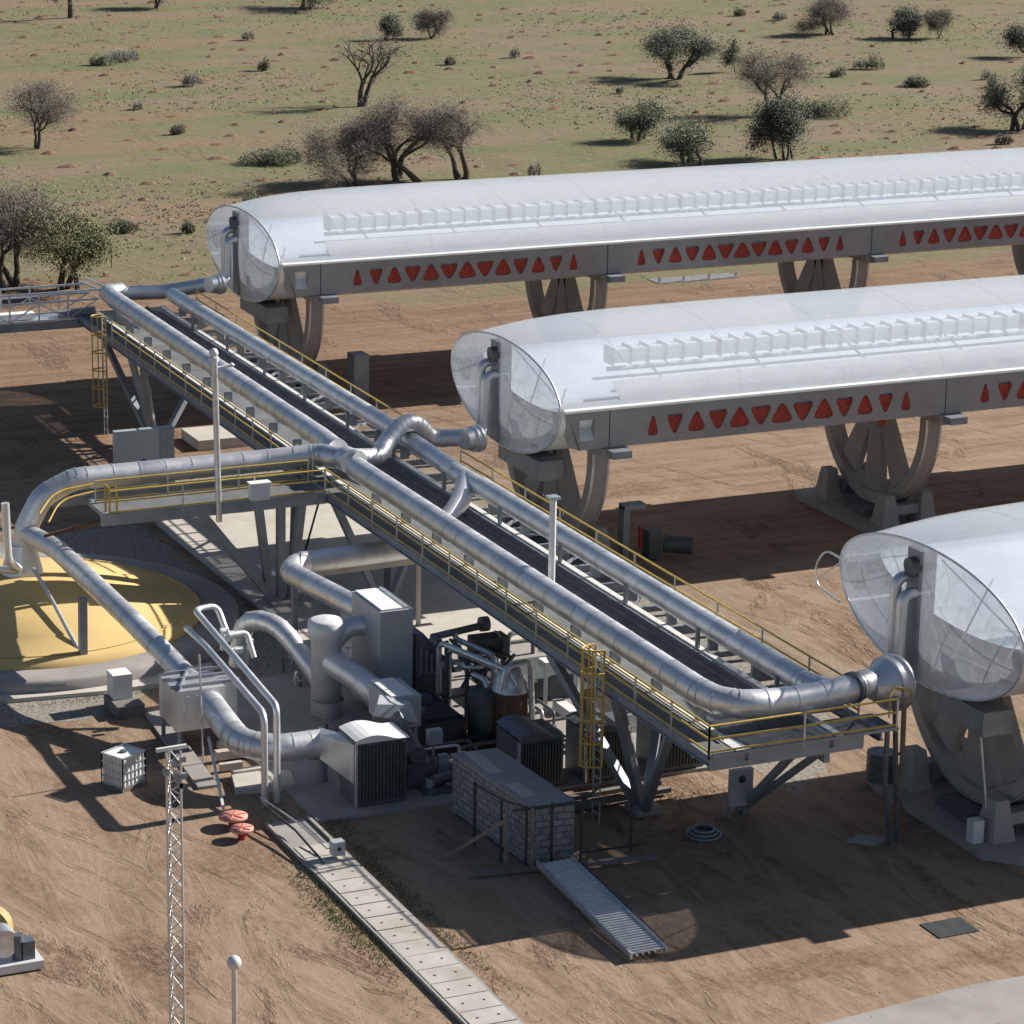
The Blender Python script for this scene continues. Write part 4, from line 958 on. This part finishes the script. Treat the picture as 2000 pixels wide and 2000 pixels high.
tag(MB().prism([(47.3,76.0),(48.0,75.4),(48.6,75.5),(48.0,76.3)], 0, .1).build('loose_slab', 'concrete'), 'flat grey paving slab lying alone in the shade near the right pipes', 'slab')
# drop cables between rack end and the near collector
for k_, (pts, lab, mt_) in enumerate(((((46.4,74.4,4.6),(47.75,74.6,4.6),(47.75,74.6,2.6),(48.5,75.3,.05)),'bent grey drop pipe at the rack end, leftmost of three','machine'),(((48.15,74.9,5.2),(48.9,75.5,.05)),'straight dark drop pipe at the rack end, middle of three','machine'),(((48.7,75.2,5.0),(49.2,75.9,2.2),(49.4,76.3,.9),(49.9,76.6,.3)),'dull brown drop pipe closest to the near collector wheel','wood'))):
    tag(MB().tube(fillet(pts, .5), .085, 10).build('drop_pipe', mt_), lab, 'pipe', 'drop pipes at the rack end')
def part(mb, *a, **k): return part_w(rk(mb), *a, **k)
mb = MB(); mb.tube(fillet([(46.5,72.6,5.5),(46.5,72.6,6.5),(47.3,72.6,6.3),(47.5,73.0,5.9)], .3), .03, 6); mb.tube(fillet([(46.1,72.0,6.4),(46.9,73.0,6.3),(47.4,73.3,6.0)], .3), .03, 6)
part(mb, 'corner_rail', 'yellow', RK); part = part_w

# grey container panel, manhole ring
GB = empty('grey_container', (38.2,121,0), 'plain pale grey cabin behind the fat side pipe', 'cabin')
part(MB().box((37.0,121.0,0),(39.7,121.35,3.8)), 'body', 'box', GB); part(MB().tube([(38.3,121.0,2.35),(38.3,120.97,2.35)], .12, 10).tube([(37.75,121.0,2.1),(37.75,120.97,2.1)], .12, 10), 'vent', 'black', GB)
part(MB().box((39.05,120.96,0),(39.7,120.99,3.75)), 'door', 'steel', GB)
mr = empty('pit_cover', (45,131,0), 'low pale rectangular concrete cover beyond the cabin, seen under the rack', 'cover')
part(MB().box((44.0,130.4,0),(46.9,133.0,.5)), 'cover', 'slab', mr)
# left yard items
TT = empty('tote_tank', (27.5,89.6,0), 'white caged liquid container standing alone on the bare ground', 'container')
tx, ty = 27.45, 89.55; ca, sa = math.cos(R(28)), math.sin(R(28))
def rt_(a, b): return (tx+a*ca-b*sa, ty+a*sa+b*ca)
part(MB().prism([rt_(-.5,-.45),rt_(.5,-.45),rt_(.5,.45),rt_(-.5,.45)], .17, 1.18), 'bottle', 'white', TT)
mb = MB()
for i in range(7):
    t = -.54+1.08*i/6
    for q in (rt_(t,-.49), rt_(t,.49)): mb.bar((*q,.12),(*q,1.2), .03)
    q0 = -.49+.98*i/6
    for q in (rt_(-.54,q0), rt_(.54,q0)): mb.bar((*q,.12),(*q,1.2), .03)
for z in (.15,.4,.66,.92,1.2):
    P = [rt_(-.54,-.49),rt_(.54,-.49),rt_(.54,.49),rt_(-.54,.49)]
    for i in range(4): mb.bar((*P[i],z),(*P[(i+1)%4],z), .03)
part(mb, 'cage', 'galv', TT); part(MB().prism([rt_(-.56,-.5),rt_(.56,-.5),rt_(.56,.5),rt_(-.56,.5)], 0, .12), 'pallet', 'plank', TT)
part(MB().tube([(tx,ty,1.18),(tx,ty,1.24)], .12, 12), 'cap', 'darkgreen', TT)
for (x, y, z, r_, lab) in ((29.6,84.7,.36,.47,'larger faded red round lid, farther of the two'),(29.5,83.6,.36,.38,'smaller pale red round lid, nearer of the two')):
    q = empty('standpipe', (x,y,0), lab, 'round lid', 'faded red discs on short posts')
    part(MB().lathe([(0,.03),(r_,.03),(r_,-.05),(r_*.6,-.12),(0,-.12)], (x,y,z), 24), 'disc', 'pink', q)
    part(MB().tube([(x,y,0),(x,y,z-.1)], r_*.35, 12), 'post', 'redpaint', q)
    mb = MB()
    for i in range(6): mb.bar((x,y,z+.04),(x+r_*.9*math.cos(R(60*i)),y+r_*.9*math.sin(R(60*i)),z+.04), .03)
    part(mb, 'handle', 'pink', q)
# lattice mast
MS = empty('lattice_mast', (23.19,71.3,0), 'slim galvanised lattice mast with a flat crossbar, rising from the bottom edge', 'mast')
bxm, bym, txm, tym, zt = 23.19, 71.3, 23.19, 71.3, 8.15
mb = MB(); C3 = [(-.2,-.17),(.2,-.17),(0,.2)]
for a, b in C3: mb.tube([(bxm+a,bym+b,-.02),(txm+a,tym+b,zt)], .035, 6)
part(mb, 'chord', 'galv', MS); mb = MB(); z = 0; k_ = 0
while z < zt-.3:
    t0, t1 = z/zt, (z+.3)/zt
    for i in range(3):
        a, b = C3[i], C3[(i+1) % 3]; 
        if k_ % 2: a, b = b, a
        mb.tube([(bxm+a[0]+(txm-bxm)*t0,bym+a[1]+(tym-bym)*t0,z),(bxm+b[0]+(txm-bxm)*t1,bym+b[1]+(tym-bym)*t1,z+.3)], .018, 5)
    z += .3; k_ += 1
part(mb, 'lacing', 'galv', MS)
part(MB().bar((txm-.42,tym,zt+.04),(txm+.42,tym,zt+.06), .1), 'crossbar', 'galvlight', MS)
mb = MB(); r_ = random.Random(5)
for i in range(8): a = r_.uniform(-.3,.25); c_ = zt-.2-r_.random()*.9; mb.box((txm+a,tym-.25,c_),(txm+a+.13,tym-.1,c_+.15))
part(mb, 'fitting', 'steel', MS)
# machine on a sled at the lower left edge
WN = empty('cable_winch', (20.3,77,0), 'grey winch on a steel sled with a yellow reel behind, at the left edge', 'winch')
part(MB().box((19.0,76.4,.05),(20.95,77.5,.3)), 'sled', 'palebox', WN); part(MB().tube([(19.9,76.7,.85),(19.9,77.3,.85)], .42, 18), 'motor', 'galv', WN)
part(MB().tube([(20.3,76.8,.3),(20.3,76.8,1.05)], .17, 10).box((20.4,76.6,.3),(20.75,77.1,.85)), 'gearbox', 'machine', WN)
RL = empty('yellow_reel', (20.1,78.3,0), 'yellow cable reel standing on edge at the left edge of the picture', 'reel')
part(MB().lathe([(.45,0),(.62,0),(.62,.06),(.45,.06)], (0,0,0), 28), 'flange', 'reel', RL) if False else part(MB().tube([(19.75,78.15,.72),(19.95,78.45,.72)], .70, 28), 'flange', 'reel', RL); part(MB().tube([(19.7,78.08,.72),(19.75,78.15,.72)], .4, 24), 'drum', 'wood', RL)
tag(MB().box((46.0,68.4,0),(47.4,69.5,.03)).build('pit_cover', 'black'), 'dark square cover in the shade near the bottom right', 'cover')
# boxes beyond the right rail
Q = empty('blower_unit', (56.2,107.5,0), 'green-black blower set with a red cabinet in the shade beyond the right rail', 'blower')
part(MB().box((54.6,106.5,0),(54.9,107.0,2.4)).box((54.6,106.4,2.3),(55.6,107.0,2.5)), 'frame', 'steel', Q)
part(MB().box((55.35,106.4,.5),(55.45,106.6,1.5)), 'red_cabinet', 'redpaint', Q); part(MB().box((55.7,106.2,.1),(56.3,106.9,1.3)), 'housing', 'darkgreen', Q); part(MB().tube([(56.6,106.6,.6),(57.6,105.9,.6)], .38, 14), 'motor', 'darkgreen', Q)
tag(MB().box((55.0,144.3,0),(56.4,145.6,2.6)).box((53.6,144.3,0),(55.0,145.0,2.0)).build('steel_cabinet', 'steel'), 'blue-grey cabinet beside the far collector wheel, behind the right pipe', 'cabinet') if False else \
tag(MB().box((54.6,137.0,0),(55.4,138.0,2.4)).build('steel_cabinet', 'steel'), 'blue-grey cabinet below the far collector wheel, behind the right pipe', 'cabinet')
# road edge at the lower right
sheet('paved_road', [(36.5,58),(39.7,64.7),(45.2,65.3),(47.5,65.2),(60,60),(60,50),(36.5,50)], .012, 'concrete')

# ------------------------------------------------------------------ soil mounds of the planting pits
mb = MB(); mk = MB(); rnd = random.Random(12)
for iy in range(30):
    Y0 = 172+iy*5.2
    for ix in range(46):
        x = 40+ix*4.2+(iy % 2)*2.1+rnd.uniform(-.9,.9); y = Y0+rnd.uniform(-1,1)
        if rnd.random() < .25+.6*(math.sin(x*.09+1)*math.sin(y*.07+x*.03) > .1): continue
        if not (x > y*.24 and x < y*.78+12): continue
        L = rnd.uniform(.35,.95); w = rnd.uniform(.25,.45); h = rnd.uniform(.08,.24); n = 9
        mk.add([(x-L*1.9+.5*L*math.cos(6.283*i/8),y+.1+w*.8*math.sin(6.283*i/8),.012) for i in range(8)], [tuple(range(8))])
        vs = [(x+L*math.cos(2*math.pi*i/n)*rnd.uniform(.8,1.15), y+w*math.sin(2*math.pi*i/n), .01) for i in range(n)]
        vs += [(x+.45*L*math.cos(2*math.pi*i/n)+.1, y+.45*w*math.sin(2*math.pi*i/n), h*rnd.uniform(.7,1.1)) for i in range(n)]
        mb.add(vs, [(i,(i+1)%n,n+(i+1)%n,n+i) for i in range(n)]+[tuple(range(n,2*n))])
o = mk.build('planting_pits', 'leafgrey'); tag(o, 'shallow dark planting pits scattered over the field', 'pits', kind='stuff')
o = mb.build('soil_mounds', 'soil'); tag(o, 'rows of small reddish soil heaps beside planting pits across the field', 'soil mounds', kind='stuff')

# ------------------------------------------------------------------ trees and shrubs
def limb(mb, p, d, L, r, depth, rnd, tips, spread, gnarl=.25, split=3, low=False):
    n = 4; pts = [p]; rs = [r]; q = p.copy(); dd = d.copy()
    for i in range(n):
        dd = (dd+V((rnd.uniform(-gnarl,gnarl),rnd.uniform(-gnarl,gnarl),rnd.uniform(-gnarl*.5,gnarl*.7)))).normalized()
        q = q+dd*(L/n); pts.append(q.copy()); rs.append(r*(1-.45*(i+1)/n))
    mb.tube(pts, rs, 5 if depth > 1 else 4, False)
    if depth <= 1: tips.append((pts[-1], dd)); tips.append((pts[-2], dd))
    if depth == 2: tips.append((pts[-1], dd)); tips.append((pts[2], dd))
    if depth == 3 and low: tips.append((pts[3], dd)); tips.append((pts[4], dd)); tips.append((pts[2], dd))
    if depth == 2: tips.append((pts[3], dd))
    if depth > 0:
        for k in range(split):
            a = rnd.uniform(0, 2*math.pi); e = spread*rnd.uniform(.5,1.2)
            u = dd.orthogonal().normalized(); u.rotate(Matrix.Rotation(a, 3, dd))
            nd = (dd*math.cos(e)+u*math.sin(e)).normalized(); st_ = pts[-1] if k else pts[-2]
            limb(mb, st_, nd, L*rnd.uniform(.6,.85), r*.55, depth-1, rnd, tips, spread, gnarl, split, low)
def tree(x, y, h, w, seed, label, kind='bare', dens=1.0, stems=1, name='tree', cat='tree', group=None, lean=(0,0), tk=.22, cl=1.0):
    rnd = random.Random(seed); rt = empty(name, (x,y,0), label, cat, group)
    mb = MB(); tips = []
    sp = .72
    if tk == .22: tk = .14 if kind in ('dark','olive','green') else .18
    for s_ in range(stems):
        a = rnd.uniform(0,6.28); d = V((math.cos(a)*.5*(stems > 1)+lean[0], math.sin(a)*.5*(stems > 1)+lean[1], 1)).normalized()
        limb(mb, V((rnd.uniform(-.2,.2)*(stems-1),rnd.uniform(-.2,.2)*(stems-1),0)), d, h*tk, h*.018, 3, rnd, tips, sp, .32, 3, kind in ('dark','olive','green'))
    # fit the skeleton to the wanted size
    zs = [t[0].z for t in tips]; rad = max(.1, sorted([math.hypot(t[0].x-lean[0]*h*.3, t[0].y) for t in tips])[int(len(tips)*.85)])
    kz = h*.88/max(zs); kr = (w/2*.9)/rad
    f = lambda p: (p[0]*kr, p[1]*kr, p[2]*kz)
    mb.v = [f(v) for v in mb.v]; mb.build('trunk', 'bark', rt)
    tips = [(V(f(t[0])), t[1]) for t in tips]
    lm = {'bare':'twig','grey':'greytwig','dark':'leafdark','olive':'leafolive','green':'leafgreen','shrub':'leafgrey'}[kind]
    mb = MB(); tw = kind in ('bare','grey')
    per = int((46 if tw else 50)*dens)
    for p, d in tips:
        if rnd.random() < .08: continue
        cr = rnd.uniform(.3,.95)*cl*min(1.25, w/5+.35)
        for i in range(per):
            o_ = V((rnd.gauss(0,1),rnd.gauss(0,1),rnd.gauss(0,.8)))*cr*.62; c = p+o_
            if c.z < .05: continue
            if tw:
                t = (o_.normalized()*.7+V((rnd.uniform(-1,1),rnd.uniform(-1,1),rnd.uniform(-.4,1.1)))).normalized(); L = rnd.uniform(.18,.5); sd_ = t.orthogonal().normalized()*rnd.uniform(.009,.02)
                mb.add([c-sd_, c+sd_, c+t*L], [(0,1,2)])
                if rnd.random() < .35:
                    s2 = t.cross(sd_).normalized()*.03; mb.add([c+t*L*.5-s2, c+t*L*.5+s2, c+t*L*.5+t*.09], [(0,1,2)])
            else:
                a = V((rnd.uniform(-1,1),rnd.uniform(-1,1),rnd.uniform(-1,1))).normalized()*rnd.uniform(.035,.085); b = a.orthogonal().normalized()*a.length*.8
                mb.add([c-a, c+b, c+a, c-b], [(0,1,2,3)])
    mb.build('crown', lm, rt); return rt
G1 = 'trees scattered over the field'
T = [ # x, y, h, w, seed, kind, dens, stems, label
 (61.9,222.2,5.6,5.6,1,'bare',1.5,2,'round bare thorn tree alone at the upper left'),
 (94.4,236.1,6.8,6.8,2,'bare',.42,2,'sparse leafless forked tree in the upper centre left'),
 (79.0,198.5,5.2,7.4,3,'bare',1.5,3,'brown leafless tree, left one of three growing together above the far collector'),
 (83.4,199,6.8,7.8,4,'bare',1.5,3,'brown leafless tree, middle one of three growing together above the far collector'),
 (87.6,198,6.2,7.4,5,'bare',1.3,2,'brown leafless tree, right one of three growing together above the far collector'),
 (128.4,243.5,5.0,7.4,6,'dark',1.7,3,'dense dark wide tree with a long shadow in the upper centre'),
 (136.8,246.5,3.4,1.9,7,'dark',.9,1,'slim dark sapling just right of the dense wide tree'),
 (125.0,219.6,5.9,7.2,8,'bare',1.6,2,'spreading dark brown thorn tree above the leafy shrub'),
 (108.8,211.7,3.2,4.2,9,'olive',.9,3,'low grey-green spiky shrub with a shadow, centre'),
 (115.0,198.5,5.0,4.4,10,'dark',1.6,4,'tall leafy green shrub touching the edge of the far collector'),
 (107.6,198.5,2.9,5.6,11,'olive',.8,4,'pale olive shrub peeping over the far collector'),
 (161.0,270.0,4.2,5.2,12,'bare',1.5,3,'fan-shaped brown tree at the top right centre'),
 (167.5,264.9,3.2,3.4,13,'dark',1.3,3,'dark bushy tree, left one of a close pair at the upper right'),
 (170.4,263.8,3.0,2.8,14,'bare',1.2,2,'thin brown tree, right one of a close pair at the upper right'),
 (141.9,205.9,5.8,6.4,15,'dark',1.7,3,'dark green tree cut by the right edge with a long shadow'),
 (170.5,247.6,3.2,3.8,16,'dark',1.3,2,'small dark tree at the upper right corner edge'),
 (45.6,170.2,6.6,7.6,17,'bare',2.0,4,'grey-brown leafless tree at the left edge above the footbridge'),
 (49.2,169.0,5.6,6.2,18,'green',1.1,3,'yellow-green half bare tree above the footbridge'),
 (89.8,306.5,9.0,9.0,19,'dark',1.2,1,'tall tree at the top left whose trunk leaves the picture'),
 (101.0,312.8,4.6,4.6,20,'dark',1.4,3,'dark bush at the top edge left of centre'),
 (117.4,308.5,4.4,6.8,21,'dark',1.4,4,'wide dark bush at the top edge near the centre'),
 (119.5,279.0,3.0,2.8,22,'bare',1.1,2,'small brown tree in the upper centre right of a dark bush'),
 (114.4,279.1,2.6,2.4,23,'dark',1.0,2,'small dark bush beside the sparse forked tree top'),
]
for (x,y,h,w,sd_,kd,dn,stm,lab) in T:
    tree(x,y,h,w,sd_,lab,kd,dn,stm,group=G1)
G2 = 'low shrubs on the field'
Sh = [ (76.6,209.5,1.9,4.6,'long grey-green brush left of the three brown trees'),(84.9,252.3,1.7,2.6,'grey tuft of brush left of the sparse forked tree'),
 (81.5,268.5,1.3,2.4,'left grey-green brush clump in the upper left'),(84.6,271,1.4,4.2,'wide grey brush clump in the upper left'),(129.5,218.2,2.0,4.2,'pale grey brush right of the leafy green shrub'),
 (101.2,282.8,1.3,1.9,'grey tuft near the top left of centre'),(94.8,260.2,1.6,1.4,'small dark twiggy shrub on the upper left slope'),(57.9,185.6,1.2,2.4,'dark low shrub below the left field'),
 (67.2,188.6,3.0,1.9,'sparse olive bush against the nose of the far collector'),(160.2,288.6,1.2,1.8,'dark tuft at the top right centre'),(150.2,244.2,1.9,2.6,'leafy tuft among brush at the right'),
 (144.2,240.2,1.2,1.6,'small grey tuft left of the leafy tuft at the right'),(61.9,184.4,1.0,1.0,'tiny dark shrub beside the left field shrub'),(148.2,232.2,1.5,3.0,'grey brush below the leafy tuft at the right'),
 (157.2,234.5,1.3,1.4,'small round shrub in the right of the field'),(154.3,229.5,1.6,1.2,'small upright dark shrub at the right'),(119.6,236.2,1.0,.9,'little grey shrub in the middle of the field'),
 (112.6,259.3,1.2,1.5,'round green shrub right of the sparse forked tree'),(120.8,262.3,1.3,1.5,'small twiggy shrub in the upper middle'),(93.2,197.2,2.3,1.5,'wispy shrub right of the three brown trees'),
 (135.9,200.0,1.1,1.4,'small dark shrub on the far collector edge at the right'),(162.5,283,1.6,2.0,'twiggy shrub at the top right'),(74.6,225.5,1.0,1.0,'little dark shrub on the left slope'),(75.9,239.8,1.0,1.1,'little grey shrub above the left slope'),(140.2,252.6,1.3,1.3,'small shrub above the spreading thorn tree')]
def brush(x, y, h, w, seed, lab, mt):
    rnd = random.Random(seed); rt = empty('shrub', (x,y,0), lab, 'shrub', G2); mb = MB(); mg = MB()
    lobes = [(rnd.uniform(-.5,.5)*w*.7, rnd.uniform(-.4,.4)*w*.5, rnd.uniform(.55,1)) for _ in range(max(2,int(w*1.5)))]
    for lx, ly, lh in lobes:
        R_ = w*.30*rnd.uniform(.7,1.1)
        for i in range(5): 
            a = rnd.uniform(0,6.28); mg.tube([(lx,ly,0),(lx+R_*.7*math.cos(a),ly+R_*.5*math.sin(a),h*lh*.7)], [.035,.012], 4, False)
        for i in range(int(240*w**.5)):
            a = rnd.uniform(0,6.28); q = rnd.random()**.5; zz = rnd.uniform(.1,1)*h*lh*(1-.65*q*q)
            c = V((lx+R_*q*math.cos(a), ly+R_*q*math.sin(a), zz)); t = V((math.cos(a)*q+rnd.uniform(-.5,.5), math.sin(a)*q+rnd.uniform(-.5,.5), rnd.uniform(.2,1.2))).normalized()
            s_ = t.orthogonal().normalized()*rnd.uniform(.015,.035); mb.add([c-s_,c+s_,c+t*rnd.uniform(.12,.34)], [(0,1,2)])
            if mt != 'greytwig' and i % 2: 
                b = V((rnd.uniform(-1,1),rnd.uniform(-1,1),rnd.uniform(-1,1))).normalized()*.07; d = b.orthogonal().normalized()*.06; mb.add([c-b,c+d,c+b,c-d], [(0,1,2,3)])
    mg.build('stem', 'bark', rt); mb.build('foliage', mt, rt)
for i,(x,y,h,w,lab) in enumerate(Sh):
    brush(x,y,h,w,60+i,lab,'leafdark' if 'dark' in lab else ('leafolive' if ('green' in lab or 'olive' in lab or 'leafy' in lab) else 'greytwig'))
# grass tufts on the channel banks
mb = MB(); rnd = random.Random(44)
for (cx_, cy_, sx_, sy_, n_) in ((30.1,76.5,.3,2.2,1500),(32.55,80.5,.25,2.6,900),(32.6,75,.2,2.5,500),(33,84,.4,.3,100),(30.2,98.2,2.5,.15,260),(24.5,68.5,1.3,.8,300),(44,81.5,2.4,.3,300)):
    for i in range(n_):
        c = V((rnd.gauss(cx_,sx_),rnd.gauss(cy_,sy_),0)); t = V((rnd.uniform(-.06,.06),rnd.uniform(-.06,.06),rnd.uniform(.05,.13))); s_ = V((rnd.uniform(-1,1),rnd.uniform(-1,1),0)).normalized()*.018
        mb.add([c-s_,c+s_,c+t], [(0,1,2)])
o = mb.build('grass', 'grass'); tag(o, 'thin green grass along the channel banks', 'grass', kind='stuff')
# field tufts: dry and green, clumped
for nm_, mt_, sd_, lab_ in (('dry_grass','tuft',71,'dry grey grass tufts clumped over the field'),('green_grass','greentuft',72,'green weed tufts clumped over the field')):
    rnd = random.Random(sd_); mb = MB(); n_ = 0
    while n_ < 3800:
        y = 168+150*rnd.random()**1.4; x = rnd.uniform(y*.25, y*.78+8)
        k_ = math.sin(x*.21+sd_)+math.sin(y*.17-x*.11)+math.sin(x*.05+y*.09)
        if k_+rnd.gauss(0,.6) < .5: continue
        n_ += 1; w_ = rnd.uniform(.1,.42); h_ = rnd.uniform(.05,.20)
        for i in range(4):
            c = V((x+rnd.gauss(0,w_*.5), y+rnd.gauss(0,w_*.4), 0)); t = V((rnd.uniform(-.5,.5)*w_, rnd.uniform(-.3,.3)*w_, h_*rnd.uniform(.5,1))); s_ = V((rnd.uniform(-1,1),rnd.uniform(-1,1),0)).normalized()*rnd.uniform(.03,.10)
            mb.add([c-s_,c+s_,c+t], [(0,1,2)])
    o = mb.build(nm_, mt_); tag(o, lab_, 'grass', kind='stuff')
rnd = random.Random(45)
# loose stones
mb = MB()
for i in range(500):
    x = rnd.uniform(20,45); y = rnd.uniform(62,92); s_ = rnd.uniform(.015,.04)
    if 30.3 < x < 32.3 or (x > 32 and y > 83): continue
    mb.add([(x-s_,y,0),(x,y-s_,0),(x+s_,y,0),(x,y+s_,0),(x,y,s_)], [(0,1,4),(1,2,4),(2,3,4),(3,0,4)])
o = mb.build('pebbles', 'gravel'); tag(o, 'scattered small stones over the bare yard', 'stones', kind='stuff')
# field fence posts
FP = []
for i in range(8):
    x, y = 46+i*7.5, 176-i*1.1
    p_ = tag(MB().tube([(0,0,0),(0,0,1.6)], .05, 6).build('fence_post', 'wood', loc=(x,y,0)), 'thin fence post at the edge of the field', 'fence post', 'fence posts between yard and field')
bpy.context.view_layer.update()
